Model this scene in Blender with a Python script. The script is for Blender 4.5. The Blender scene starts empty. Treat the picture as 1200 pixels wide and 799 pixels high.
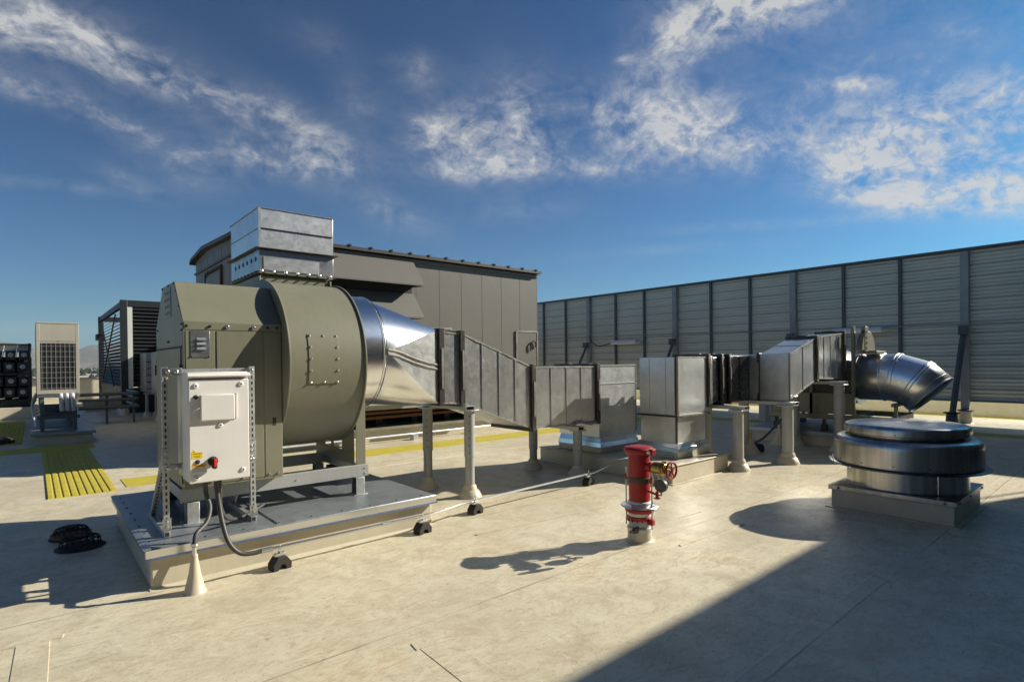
import bpy, bmesh, math, random
from mathutils import Vector, Matrix
random.seed(7)
scene = bpy.context.scene
COL = scene.collection
PI = math.pi

# ------------------------------------------------------------------ nodes
def new_mat(name):
    m = bpy.data.materials.new(name); m.use_nodes = True
    nt = m.node_tree
    b = nt.nodes['Principled BSDF']
    return m, nt, b
def N(nt, t, **kw):
    n = nt.nodes.new(t)
    for k, v in kw.items():
        if k in n.inputs.keys(): n.inputs[k].default_value = v
        else: setattr(n, k, v)
    return n
def mathn(nt, op, a, b=None, clamp=False):
    n = nt.nodes.new('ShaderNodeMath'); n.operation = op; n.use_clamp = clamp
    for i, v in enumerate((a, b)):
        if v is None: continue
        if isinstance(v, (int, float)): n.inputs[i].default_value = v
        else: nt.links.new(v, n.inputs[i])
    return n.outputs[0]
def ramp(nt, fac, stops):
    n = nt.nodes.new('ShaderNodeValToRGB'); e = n.color_ramp.elements
    while len(e) < len(stops): e.new(0.5)
    for i, (p, c) in enumerate(stops):
        e[i].position = p; e[i].color = (c[0], c[1], c[2], 1) if hasattr(c, '__len__') else (c, c, c, 1)
    nt.links.new(fac, n.inputs[0]); return n.outputs[0]
def mix(nt, fac, a, b, mode='MIX'):
    n = nt.nodes.new('ShaderNodeMix'); n.data_type = 'RGBA'; n.blend_type = mode
    for sock, v in ((n.inputs[0], fac), (n.inputs[6], a), (n.inputs[7], b)):
        if isinstance(v, (int, float)): sock.default_value = v
        elif hasattr(v, '__len__'): sock.default_value = (v[0], v[1], v[2], 1)
        else: nt.links.new(v, sock)
    return n.outputs[2]
def coords(nt, scale=(1, 1, 1), space='Object', rand=True):
    tc = nt.nodes.new('ShaderNodeTexCoord'); mp = nt.nodes.new('ShaderNodeMapping')
    mp.inputs['Scale'].default_value = scale
    nt.links.new(tc.outputs[space], mp.inputs['Vector'])
    if rand:
        oi = nt.nodes.new('ShaderNodeObjectInfo')
        v = nt.nodes.new('ShaderNodeVectorMath'); v.operation = 'SCALE'; v.inputs[0].default_value = (13, 7, 5)
        nt.links.new(oi.outputs['Random'], v.inputs['Scale']); nt.links.new(v.outputs[0], mp.inputs['Location'])
    return mp.outputs[0]
def noise(nt, vec, scale, detail=4, rough=.55, dist=0):
    n = nt.nodes.new('ShaderNodeTexNoise'); n.inputs['Scale'].default_value = scale
    n.inputs['Detail'].default_value = detail; n.inputs['Roughness'].default_value = rough
    n.inputs['Distortion'].default_value = dist
    nt.links.new(vec, n.inputs['Vector']); return n.outputs['Fac']
def bump(nt, b, height, strength, distance=.01, prev=None):
    n = nt.nodes.new('ShaderNodeBump'); n.inputs['Strength'].default_value = strength
    n.inputs['Distance'].default_value = distance
    nt.links.new(height, n.inputs['Height'])
    if prev is not None: nt.links.new(prev, n.inputs['Normal'])
    nt.links.new(n.outputs[0], b.inputs['Normal']); return n.outputs[0]

def galvanized(name, c=(.55, .57, .58), rough=.34, metal=.95, dirt=.35, canning=.12, spangle=28, streak=(1, 1, 1), rv=.16):
    m, nt, b = new_mat(name)
    v = coords(nt)
    vo = N(nt, 'ShaderNodeTexVoronoi', Scale=spangle); nt.links.new(v, vo.inputs['Vector'])
    sp = nt.nodes.new('ShaderNodeSeparateColor'); nt.links.new(vo.outputs['Color'], sp.inputs[0])
    n1 = noise(nt, v, 2.2, 6, .6); n2 = noise(nt, coords(nt, streak), 9, 5, .65, .6)
    scr = noise(nt, coords(nt, (3, 3, .6)), 24, 3, .6, 2.5)
    dark = tuple(x*(1-dirt) for x in c)
    base = mix(nt, ramp(nt, n1, [(.35, 0), (.7, 1)]), dark, c)
    base = mix(nt, mathn(nt, 'MULTIPLY', ramp(nt, n2, [(.52, 0), (.66, 1)]), rv*1.5), base, tuple(min(1, x*1.3) for x in c))
    base = mix(nt, mathn(nt, 'MULTIPLY', ramp(nt, scr, [(.64, 0), (.70, 1)]), min(.5, rv*2.5)), base, tuple(min(1, x*1.4) for x in c))
    base = mix(nt, rv*.35, base, sp.outputs[0], 'OVERLAY')
    nt.links.new(base, b.inputs['Base Color'])
    b.inputs['Metallic'].default_value = metal
    r = mathn(nt, 'ADD', mathn(nt, 'MULTIPLY', n2, rv), mathn(nt, 'ADD', mathn(nt, 'MULTIPLY', sp.outputs[0], rv*.4), rough-rv*.7))
    nt.links.new(r, b.inputs['Roughness'])
    if canning: bump(nt, b, noise(nt, v, 1.7, 1, .3), canning, .03)
    return m
def paint(name, c, rough=.45, dirt=.12, dirtc=None, metal=0, orange=.03, grime=2.0, spec=.5):
    m, nt, b = new_mat(name)
    v = coords(nt)
    n1 = noise(nt, v, grime, 6, .6); n2 = noise(nt, coords(nt, (6, 6, 1)), 3.5, 5, .6)
    dc = dirtc or tuple(x*.6 for x in c)
    base = mix(nt, mathn(nt, 'MULTIPLY', ramp(nt, n1, [(.4, 0), (.75, 1)]), dirt*2), c, dc)
    base = mix(nt, mathn(nt, 'MULTIPLY', ramp(nt, n2, [(.5, 0), (.72, 1)]), dirt), base, dc)
    nt.links.new(base, b.inputs['Base Color'])
    r = mathn(nt, 'ADD', mathn(nt, 'MULTIPLY', n1, .18), rough-.09); nt.links.new(r, b.inputs['Roughness'])
    b.inputs['Metallic'].default_value = metal
    b.inputs['Specular IOR Level'].default_value = spec
    if orange: bump(nt, b, noise(nt, v, 2.2, 2, .5), orange, .05)
    return m

M = {}
M['galv'] = galvanized('galvanized_sheet', (.72, .73, .71), .35, .96, .28, .12, rv=.10)
M['galv_dull'] = galvanized('weathered_galvanized_sheet', (.60, .61, .61), .35, .96, .28, .12, rv=.10)
M['galv_white'] = galvanized('scuffed_galvanized_sheet', (.80, .82, .82), .38, .93, .2, .10, rv=.10)
M['galv_bright'] = galvanized('bright_spun_steel', (.84, .85, .86), .22, 1.0, .06, .03, 60, (1, 3, 1), .035)
M['galv_pipe'] = galvanized('galvanized_round_pipe', (.86, .87, .88), .33, .97, .10, .03, 60, (1, 3, 1), .05)
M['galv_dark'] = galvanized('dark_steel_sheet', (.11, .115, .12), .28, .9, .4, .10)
M['plate'] = galvanized('galvanized_cap_sheet', (.36, .40, .43), .42, .65, .22, .06)
def spun():
    m, nt, b = new_mat('spun_aluminium'); v = coords(nt, (1, 1, 1), 'Object', False)
    n = noise(nt, coords(nt, (5, 5, .25), 'Object', False), 3, 3, .5); f = noise(nt, coords(nt, (1, 1, 40), 'Object', False), 3, 3, .5)
    base = mix(nt, ramp(nt, n, [(.4, 0), (.62, 1)]), (.40, .39, .37), (.56, .55, .525)); base = mix(nt, mathn(nt, 'MULTIPLY', ramp(nt, noise(nt, v, 6, 5, .6), [(.55, 0), (.75, 1)]), .25), base, (.20, .19, .18))
    nt.links.new(base, b.inputs['Base Color']); b.inputs['Metallic'].default_value = 1
    nt.links.new(mathn(nt, 'ADD', mathn(nt, 'MULTIPLY', f, .10), .26), b.inputs['Roughness'])
    t = nt.nodes.new('ShaderNodeTangent'); t.direction_type = 'RADIAL'; t.axis = 'Z'; nt.links.new(t.outputs[0], b.inputs['Tangent']); b.inputs['Anisotropic'].default_value = .45
    return m
M['alum'] = spun()
M['strut'] = galvanized('zinc_strut', (.56, .58, .57), .45, .7, .25, .0, 60)
M['zinc_bolt'] = galvanized('zinc_bolt', (.7, .7, .68), .3, 1, .1, 0, 60, rv=.05)
M['flange'] = galvanized('dark_flange_steel', (.085, .078, .070), .45, .5, .5, .0, 50)
M['cleat'] = galvanized('galvanized_cleat', (.40, .39, .35), .45, .6, .5, .0, 60)
M['caulk'] = paint('grey_duct_sealant', (.36, .34, .31), .7, .5, (.16, .14, .12), 0, .1, 20)
M['fan'] = paint('olive_grey_enamel', (.205, .203, .142), .44, .24, (.145, .138, .095), 0, .04)
M['fan_dark'] = paint('dark_olive_steel', (.06, .062, .045), .5, .2)
M['white'] = paint('white_enamel', (.74, .72, .69), .38, .07, (.40, .38, .34), 0, .015)
M['cream'] = paint('cream_membrane_flashing', (.56, .51, .385), .42, .18, (.36, .31, .22), 0, .12, 3)
M['ahu'] = paint('warm_grey_metal_panel', (.152, .144, .126), .5, .14, (.115, .108, .092), .1, .06, 1)
M['ahu_roof'] = paint('dark_bronze_metal', (.05, .043, .035), .5, .2)
M['black'] = paint('black_rubber', (.018, .016, .015), .75, .3, (.06, .05, .04))
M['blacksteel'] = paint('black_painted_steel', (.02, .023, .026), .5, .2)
M['red'] = paint('red_pipe_enamel', (.36, .010, .010), .42, .30, (.16, .012, .01), 0, .06, 7)
M['brass'] = galvanized('weathered_brass', (.52, .36, .13), .32, 1, .35, .05, 60)
M['bluesteel'] = paint('blue_grey_steel', (.10, .12, .132), .5, .25, (.05, .06, .07))
M['greysteel'] = paint('grey_galvanized_post', (.34, .36, .365), .5, .3, (.2, .21, .21), .3)
M['siding'] = paint('pale_green_grey_siding', (.72, .735, .64), .5, .14, (.42, .43, .36), 0, .03, 1)
M['louver'] = paint('charcoal_louver', (.020, .022, .023), .5, .2)
M['vrf'] = paint('ivory_enamel', (.46, .43, .36), .45, .15)
M['conduit'] = paint('grey_flexible_conduit', (.055, .052, .05), .5, .2)
M['pipe'] = paint('grey_painted_pipe', (.40, .41, .395), .5, .25, (.24, .24, .22), .2)
M['penthouse'] = paint('dark_penthouse_panel', (.085, .083, .08), .6, .1)
M['stain'] = paint('rusty_ring', (.22, .10, .04), .7, .4)
M['yellow_label'] = paint('yellow_label', (.80, .60, .02), .5, .05)
M['orange_label'] = paint('orange_label', (.75, .35, .02), .5, .05)
M['grey_label'] = paint('grey_label', (.52, .52, .52), .5, .05)
M['ink'] = paint('label_ink', (.02, .02, .02), .6, 0)
M['redplastic'] = paint('red_plastic', (.85, .03, .015), .35, .03)
M['lamp'] = paint('frosted_lamp_tube', (.8, .8, .8), .3, .05)
M['bark'] = paint('bark', (.06, .045, .03), .9, .3)
M['needle'] = paint('conifer_needles', (.03, .045, .025), .8, .5)
M['citywall'] = paint('distant_wall', (.5, .48, .45), .8, .2)
M['insul'] = paint('white_pipe_insulation', (.62, .62, .66), .6, .1)

def membrane():
    m, nt, b = new_mat('tan_roof_membrane')
    v = coords(nt, (1, 1, 1), 'Object', False)
    big = noise(nt, v, .55, 5, .6); mid = noise(nt, v, 3.0, 8, .68, .8)
    fine = noise(nt, v, 26, 6, .7, 1.5)
    fib = noise(nt, coords(nt, (1.0, 2.4, 1), 'Object', False), 6, 9, .74, 1.6)
    fib2 = noise(nt, coords(nt, (2.6, 1.0, 1), 'Object', False), 5.0, 9, .74, 1.6)
    base = mix(nt, ramp(nt, big, [(.35, 0), (.65, 1)]), (.56, .505, .365), (.71, .65, .48))
    base = mix(nt, mathn(nt, 'MULTIPLY', ramp(nt, mid, [(.46, 0), (.70, 1)]), .72), base, (.43, .37, .25))
    base = mix(nt, mathn(nt, 'MULTIPLY', ramp(nt, fib, [(.50, 0), (.64, 1)]), .60), base, (.40, .32, .20))
    base = mix(nt, mathn(nt, 'MULTIPLY', ramp(nt, fib2, [(.58, 0), (.7, 1)]), .30), base, (.40, .32, .20))
    base = mix(nt, mathn(nt, 'MULTIPLY', ramp(nt, fine, [(.56, 0), (.72, 1)]), .75), base, (.25, .19, .12))
    # rusty blotches
    blot = mathn(nt, 'MULTIPLY', ramp(nt, noise(nt, v, 1.1, 3, .5), [(.56, 0), (.72, 1)]), ramp(nt, fib, [(.42, 0), (.62, 1)]))
    base = mix(nt, mathn(nt, 'MULTIPLY', blot, .75), base, (.47, .33, .16))
    sc1 = N(nt, 'ShaderNodeTexWave', Scale=1.3, Distortion=22.0, Detail=4.0, wave_type='BANDS'); nt.links.new(v, sc1.inputs['Vector']); sc1.inputs['Detail Scale'].default_value = 1.7
    sc = mathn(nt, 'MULTIPLY', ramp(nt, sc1.outputs['Fac'], [(.965, 0), (.995, 1)]), ramp(nt, noise(nt, v, 2.3, 3), [(.5, 0), (.62, 1)]))
    base = mix(nt, mathn(nt, 'MULTIPLY', sc, .16), base, (.34, .25, .14))
    # old puddle rings: thin iso-lines of a slow noise
    pn = noise(nt, v, .8, 3, .5, .3)
    ring = mathn(nt, 'ABSOLUTE', mathn(nt, 'SUBTRACT', pn, .55))
    ring = ramp(nt, ring, [(0, 1), (.010, 0)])
    base = mix(nt, mathn(nt, 'MULTIPLY', ring, .14), base, (.30, .20, .11))
    # weld seams of the sheets
    sx = nt.nodes.new('ShaderNodeSeparateXYZ'); nt.links.new(v, sx.inputs[0])
    wob = mathn(nt, 'MULTIPLY', mathn(nt, 'SUBTRACT', noise(nt, v, 3, 2), .5), .012)
    def line(sock, off, period, w):
        t = mathn(nt, 'ADD', mathn(nt, 'SUBTRACT', sock, off), wob)
        f = mathn(nt, 'FRACT', mathn(nt, 'DIVIDE', t, period))
        d = mathn(nt, 'MULTIPLY', mathn(nt, 'MINIMUM', f, mathn(nt, 'SUBTRACT', 1, f)), period)
        return ramp(nt, d, [(0, 1), (w, 0)])
    spk = noise(nt, v, 75, 3, .6); base = mix(nt, mathn(nt, 'MULTIPLY', mathn(nt, 'MULTIPLY', ramp(nt, spk, [(.60, 0), (.68, 1)]), ramp(nt, mid, [(.42, 0), (.6, 1)])), .6), base, (.26, .19, .11))
    scuf = mathn(nt, 'MULTIPLY', ramp(nt, noise(nt, coords(nt, (1.4, 1.0, 1), 'Object', False), 2.0, 10, .8, 3.0), [(.57, 0), (.63, 1)]), .4); base = mix(nt, scuf, base, (.74, .69, .56))
    l1 = line(sx.outputs['Y'], 1.335, 1.72, .011); l1b = line(sx.outputs['Y'], 1.44, 1.72, .007)
    l2 = line(sx.outputs['X'], -.55, 9.1, .008)
    brk = ramp(nt, noise(nt, v, 1.3, 3), [(.38, .1), (.6, 1)])
    base = mix(nt, mathn(nt, 'MULTIPLY', mathn(nt, 'MAXIMUM', l1, l2), mathn(nt, 'MULTIPLY', brk, .8)), base, (.20, .14, .085))
    base = mix(nt, mathn(nt, 'MULTIPLY', l1b, .35), base, (.66, .61, .50))
    nt.links.new(base, b.inputs['Base Color'])
    r = mathn(nt, 'ADD', mathn(nt, 'MULTIPLY', mid, .30), mathn(nt, 'ADD', mathn(nt, 'MULTIPLY', big, .18), .22))
    nt.links.new(r, b.inputs['Roughness'])
    b.inputs['Specular IOR Level'].default_value = .5
    p = bump(nt, b, mid, .12, .02)
    p = bump(nt, b, fine, .10, .006, p)
    bump(nt, b, mathn(nt, 'MAXIMUM', l1, l1b), .5, .003, p)
    return m
M['roof'] = membrane()

def yellow_pad(name, stripes):
    m, nt, b = new_mat(name)
    v = coords(nt, (1, 1, 1), 'Object', False)
    n1 = noise(nt, v, 5, 7, .65)
    base = mix(nt, ramp(nt, n1, [(.3, 0), (.75, 1)]), (.56, .47, .045), (.40, .33, .05))
    nt.links.new(base, b.inputs['Base Color']); b.inputs['Roughness'].default_value = .7
    bump(nt, b, noise(nt, v, 60, 2), .3, .004)
    return m
M['pad'] = yellow_pad('yellow_walkway_pad', False)

# ------------------------------------------------------------------ mesh builder
class MB:
    def __init__(s): s.v = []; s.f = []
    def add(s, vs, fs):
        o = len(s.v); s.v += [tuple(x) for x in vs]; s.f += [tuple(i+o for i in f) for f in fs]; return s
    def box(s, a, b):
        x0, y0, z0 = a; x1, y1, z1 = b
        if x0 > x1: x0, x1 = x1, x0
        if y0 > y1: y0, y1 = y1, y0
        if z0 > z1: z0, z1 = z1, z0
        return s.hexa([(x0,y0,z0),(x1,y0,z0),(x1,y1,z0),(x0,y1,z0)], [(x0,y0,z1),(x1,y0,z1),(x1,y1,z1),(x0,y1,z1)])
    def hexa(s, bot, top):
        return s.add(list(bot)+list(top), [(3,2,1,0),(4,5,6,7),(0,1,5,4),(1,2,6,5),(2,3,7,6),(3,0,4,7)])
    def prism(s, prof, axis, a, b):
        n = len(prof)
        def mk(p, t):
            if axis == 'x': return (t, p[0], p[1])
            if axis == 'y': return (p[0], t, p[1])
            return (p[0], p[1], t)
        return s.add([mk(p, a) for p in prof]+[mk(p, b) for p in prof],
              [tuple(range(n))[::-1], tuple(range(n, 2*n))] + [(i, (i+1)%n, n+(i+1)%n, n+i) for i in range(n)])
    def tube(s, pts, r, seg=12, cap=True, radii=None):
        pts = [Vector(p) for p in pts]; n = len(pts)
        t0 = (pts[1]-pts[0]).normalized()
        up = Vector((0,0,1)) if abs(t0.z) < .9 else Vector((1,0,0))
        a = t0.cross(up).normalized(); o = len(s.v); vs = []
        for i, p in enumerate(pts):
            if i == 0: t = (pts[1]-pts[0])
            elif i == n-1: t = (pts[-1]-pts[-2])
            else: t = (pts[i+1]-pts[i]).normalized()+(pts[i]-pts[i-1]).normalized()
            t.normalize(); a = (a - t*a.dot(t)).normalized(); b = t.cross(a)
            rr = radii[i] if radii else r
            # keep section width at bends
            for k in range(seg):
                w = 2*PI*k/seg; vs.append(p+(a*math.cos(w)+b*math.sin(w))*rr)
        fs = [(i*seg+k, i*seg+(k+1)%seg, (i+1)*seg+(k+1)%seg, (i+1)*seg+k) for i in range(n-1) for k in range(seg)]
        if cap: fs += [tuple(range(seg))[::-1], tuple(range((n-1)*seg, n*seg))]
        return s.add(vs, fs)
    def cyl(s, p, q, r, seg=16, r2=None): return s.tube([p, q], r, seg, True, [r, r if r2 is None else r2])
    def lathe(s, prof, c, seg=48, axis='z', cap=True):
        n = len(prof); vs = []
        for r, h in prof:
            for k in range(seg):
                w = 2*PI*k/seg; u, v = r*math.cos(w), r*math.sin(w)
                vs.append({'z': (c[0]+u, c[1]+v, c[2]+h), 'x': (c[0]+h, c[1]+u, c[2]+v), 'y': (c[0]+v, c[1]+h, c[2]+u)}[axis])
        fs = [(i*seg+k, i*seg+(k+1)%seg, (i+1)*seg+(k+1)%seg, (i+1)*seg+k) for i in range(n-1) for k in range(seg)]
        if cap: fs += [tuple(range(seg))[::-1], tuple(range((n-1)*seg, n*seg))]
        return s.add(vs, fs)
    def bolt(s, p, d, r=.012, h=.012):
        p = Vector(p); d = Vector(d); return s.tube([p, p+d*h*.6, p+d*h], r, 8, True, [r, r, r*.6])
    def frame(s, axis, t0, t1, a, b, w, d=0):   # rectangular ring, outer rect a..b, width w
        (u0, v0), (u1, v1) = a, b
        def bx(p, q):
            if axis == 'x': s.box((t0, p[0], p[1]), (t1, q[0], q[1]))
            elif axis == 'y': s.box((p[0], t0, p[1]), (q[0], t1, q[1]))
            else: s.box((p[0], p[1], t0), (q[0], q[1], t1))
        bx((u0, v0), (u1, v0+w)); bx((u0, v1-w), (u1, v1)); bx((u0, v0+w), (u0+w, v1-w)); bx((u1-w, v0+w), (u1, v1-w))
        return s
    def build_each(s, name, mat, parent=None, bev=0):
        par = list(range(len(s.v)))
        def fnd(i):
            while par[i] != i: par[i] = par[par[i]]; i = par[i]
            return i
        for f in s.f:
            for k in f[1:]: par[fnd(k)] = fnd(f[0])
        gs = {}
        for f in s.f: gs.setdefault(fnd(f[0]), []).append(f)
        out = []
        for fs in gs.values():
            ids = sorted({i for f in fs for i in f}); mp_ = {i: k for k, i in enumerate(ids)}; m = MB()
            m.add([s.v[i] for i in ids], [tuple(mp_[i] for i in f) for f in fs]); out.append(m.build(name, mat, parent, bev=bev))
        return out
    def build(s, name, mat, parent=None, origin=None, bev=0, sharp=34):
        me = bpy.data.meshes.new(name)
        o = Vector(origin) if origin is not None else (Vector(parent['_o']) if parent is not None else Vector((0,0,0)))
        me.from_pydata([tuple(Vector(v)-o) for v in s.v], [], s.f)
        me.materials.append(mat); me.validate()
        bm = bmesh.new(); bm.from_mesh(me); bmesh.ops.recalc_face_normals(bm, faces=bm.faces); bm.to_mesh(me); bm.free()
        for p in me.polygons: p.use_smooth = True
        me.set_sharp_from_angle(angle=math.radians(sharp))
        ob = bpy.data.objects.new(name, me); COL.objects.link(ob)
        if parent is not None:
            ob.parent = parent; ob['_o'] = tuple(o)
        else:
            ob.location = o; ob['_o'] = tuple(o)
        if bev:
            md = ob.modifiers.new('bevel', 'BEVEL'); md.width = bev; md.segments = 2; md.limit_method = 'ANGLE'
            md.angle_limit = math.radians(40); md.harden_normals = False
        return ob
def tag(o, label, cat, group=None):
    o['label'] = label; o['category'] = cat
    if group: o['group'] = group
    return o
def struct(o, kind='structure'): o['kind'] = kind; return o
def root(name, loc, label, cat, group=None):
    o = bpy.data.objects.new(name, None); COL.objects.link(o); o.location = loc; o['_o'] = tuple(loc)
    o.empty_display_size = .2
    return tag(o, label, cat, group)
def dup(o, loc, rz=0, label=None):
    def cp(src, par):
        c = src.copy(); COL.objects.link(c)
        if par is not None: c.parent = par
        for ch in [x for x in scene.objects if x.parent == src]: cp(ch, c)
        return c
    bpy.context.view_layer.update()
    c = cp(o, None); c.location = loc; c.rotation_euler = (0, 0, rz)
    if label: c['label'] = label
    return c
def arc(c, r, a0, a1, n):
    return [(c[0]+r*math.cos(a0+(a1-a0)*i/n), c[1]+r*math.sin(a0+(a1-a0)*i/n)) for i in range(n+1)]
def spline(pts, n=8):
    P = [Vector(p) for p in pts]; P = [P[0]*2-P[1]]+P+[P[-1]*2-P[-2]]; out = []
    for i in range(1, len(P)-2):
        for k in range(n):
            t = k/n; a, b, c, d = P[i-1:i+3]
            out.append(.5*((2*b)+(c-a)*t+(2*a-5*b+4*c-d)*t*t+(3*b-a-3*c+d)*t**3))
    return out+[P[-2]]
def text_mesh(name, body, size, mat, parent, loc, rot, origin):
    cu = bpy.data.curves.new(name, 'FONT'); cu.body = body; cu.size = size; cu.align_x = 'CENTER'; cu.align_y = 'CENTER'; cu.extrude = .0003
    tmp = bpy.data.objects.new(name, cu); COL.objects.link(tmp); bpy.context.view_layer.update()
    me = bpy.data.meshes.new_from_object(tmp); bpy.data.objects.remove(tmp)
    me.transform(Matrix.Translation(Vector(loc)-Vector(origin)) @ rot)
    me.materials.clear(); me.materials.append(mat)
    ob = bpy.data.objects.new(name, me); COL.objects.link(ob); ob.parent = parent; ob['_o'] = tuple(origin); return ob

# ------------------------------------------------------------------ camera
F, CY = 653.37, 427.81
def cam_axes(yaw, pitch, roll):
    f = Vector((math.sin(yaw)*math.cos(pitch), math.cos(yaw)*math.cos(pitch), math.sin(pitch)))
    r = Vector((math.cos(yaw), -math.sin(yaw), 0)); u = r.cross(f)
    return r*math.cos(roll)+u*math.sin(roll), -r*math.sin(roll)+u*math.cos(roll), f
cr, cu_, cf = cam_axes(math.radians(40.648), math.radians(-.294), math.radians(-.622))
cam = bpy.data.cameras.new('camera'); camo = bpy.data.objects.new('camera', cam); COL.objects.link(camo)
camo.matrix_world = Matrix(((cr.x, cu_.x, -cf.x, 0), (cr.y, cu_.y, -cf.y, 0), (cr.z, cu_.z, -cf.z, 1.65), (0, 0, 0, 1)))
cam.sensor_width = 36; cam.lens = F*36/1200; cam.shift_y = (CY-399.5)/1200; cam.clip_end = 40000; cam.clip_start = .05
scene.camera = camo

# ------------------------------------------------------------------ sun and sky
SUNV = Vector((.937*.8788, -.349*.8788, .4772)).normalized()
EL = math.asin(SUNV.z); AZ = math.atan2(SUNV.x, SUNV.y)     # clockwise from +Y
sun = bpy.data.lights.new('sun', 'SUN'); sun.energy = 5.0; sun.angle = math.radians(.5); sun.color = (1, .92, .78)
so = bpy.data.objects.new('sun', sun); COL.objects.link(so)
so.rotation_euler = (-SUNV).to_track_quat('-Z', 'Y').to_euler(); so.location = (20, -8, 20)
w = bpy.data.worlds.new('World'); scene.world = w; w.use_nodes = True; nt = w.node_tree
bg = nt.nodes['Background']
sky = nt.nodes.new('ShaderNodeTexSky'); sky.sky_type = 'NISHITA'; sky.sun_disc = False
sky.sun_elevation = EL; sky.sun_rotation = AZ; sky.altitude = 100; sky.air_density = 1.0; sky.dust_density = .6; sky.ozone_density = 2.2
tc = nt.nodes.new('ShaderNodeTexCoord'); D = tc.outputs['Generated']
sep = nt.nodes.new('ShaderNodeSeparateXYZ'); nt.links.new(D, sep.inputs[0])
zz = mathn(nt, 'MAXIMUM', sep.outputs['Z'], .02)
inv = mathn(nt, 'DIVIDE', 1, mathn(nt, 'ADD', zz, .12))
pl = nt.nodes.new('ShaderNodeVectorMath'); pl.operation = 'SCALE'; nt.links.new(D, pl.inputs[0]); nt.links.new(inv, pl.inputs['Scale'])
mp = nt.nodes.new('ShaderNodeMapping'); mp.inputs['Rotation'].default_value = (0, 0, math.radians(25)); mp.inputs['Scale'].default_value = (1.0, 1.5, .3)
nt.links.new(pl.outputs[0], mp.inputs['Vector']); cv = mp.outputs[0]
def direc(px, py):
    d = cf+cr*((px-600)/F)-cu_*((py-CY)/F); return d.normalized()
# cloud banks: (px, py, half-width px, half-height px, tilt deg, strength)
BANKS = [(60,40,120,40,-18,.85),(20,20,70,30,-10,.6),(175,95,80,26,-28,.55),(50,112,80,18,-25,.75),(270,120,70,20,-22,.6),(345,185,95,26,-4,1.05),(345,140,60,20,-30,.7),(150,150,50,16,-30,.45),
         (215,200,55,26,-15,.5),(150,212,40,12,-30,.5),(535,165,55,42,-35,.9),(610,150,50,62,28,.95),(570,195,70,18,6,.8),(495,160,30,26,0,.45),(450,245,70,22,-25,.5),(490,90,26,16,0,.5),(480,70,24,12,0,.4),(420,120,30,30,-20,.4),(380,50,50,20,-20,.3),(60,218,80,8,-6,.5),
         (770,145,95,46,-6,1.35),(700,200,55,16,-4,.75),(860,175,70,26,-5,.8),(870,8,95,32,8,1.7),(790,55,45,28,30,.9),(1095,170,130,48,-8,1.7),(1150,220,130,32,-3,1.6),(1000,200,60,26,-8,.7),
         (1010,235,70,14,-5,.7),(1190,115,80,22,15,.9),(1060,60,220,60,12,.42),(1003,98,34,9,0,.8),(1130,100,70,14,18,.5),(730,70,12,7,0,.7),(920,262,160,7,4,.45),(780,292,110,7,4,.4),(600,250,90,14,4,.3)]
tot = None
for (px, py, hw, hh, tilt, st) in BANKS:
    c = direc(px, py); rr = (cr-c*cr.dot(c)).normalized(); uu = c.cross(rr)*-1
    if uu.dot(cu_) < 0: uu = -uu
    t = math.radians(tilt); a = rr*math.cos(t)+uu*math.sin(t); b = -rr*math.sin(t)+uu*math.cos(t)
    dd = math.sqrt((px-600)**2+(py-CY)**2+F*F); sa = hw/dd; sb = hh/dd
    def dt(vec, s):
        n = nt.nodes.new('ShaderNodeVectorMath'); n.operation = 'DOT_PRODUCT'; n.inputs[1].default_value = vec/s
        nt.links.new(D, n.inputs[0]); return n.outputs['Value']
    q = mathn(nt, 'ADD', mathn(nt, 'POWER', mathn(nt, 'ABSOLUTE', dt(a, sa)), 2), mathn(nt, 'POWER', mathn(nt, 'ABSOLUTE', dt(b, sb)), 2))
    g = mathn(nt, 'MULTIPLY', mathn(nt, 'EXPONENT', mathn(nt, 'MULTIPLY', q, -1.1)), st)
    front = mathn(nt, 'GREATER_THAN', dt(c, 1), 0)
    g = mathn(nt, 'MULTIPLY', g, front)
    tot = g if tot is None else mathn(nt, 'ADD', tot, g)
# cloud cover elsewhere in the sky (behind the camera) from slow noise
back = nt.nodes.new('ShaderNodeVectorMath'); back.operation = 'DOT_PRODUCT'; back.inputs[1].default_value = -cf; nt.links.new(D, back.inputs[0])
bk = ramp(nt, back.outputs['Value'], [(.0, 0), (.35, .7)])
slow = ramp(nt, noise(nt, cv, .8, 3), [(.45, 0), (.65, 1)])
tot = mathn(nt, 'ADD', tot, mathn(nt, 'MULTIPLY', bk, slow))
n1 = noise(nt, cv, 2.6, 12, .62, .35); 
mp2 = nt.nodes.new('ShaderNodeMapping'); mp2.inputs['Rotation'].default_value = (.3, .5, .9); mp2.inputs['Scale'].default_value = (1, 1.25, 1.6); nt.links.new(D, mp2.inputs['Vector'])
n2 = noise(nt, mp2.outputs[0], 9, 14, .66, .9); n3 = noise(nt, mp2.outputs[0], 34, 8, .66, .6)
nn = mathn(nt, 'ADD', mathn(nt, 'MULTIPLY', n1, .22), mathn(nt, 'ADD', mathn(nt, 'MULTIPLY', n2, .48), mathn(nt, 'MULTIPLY', n3, .30)))
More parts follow.
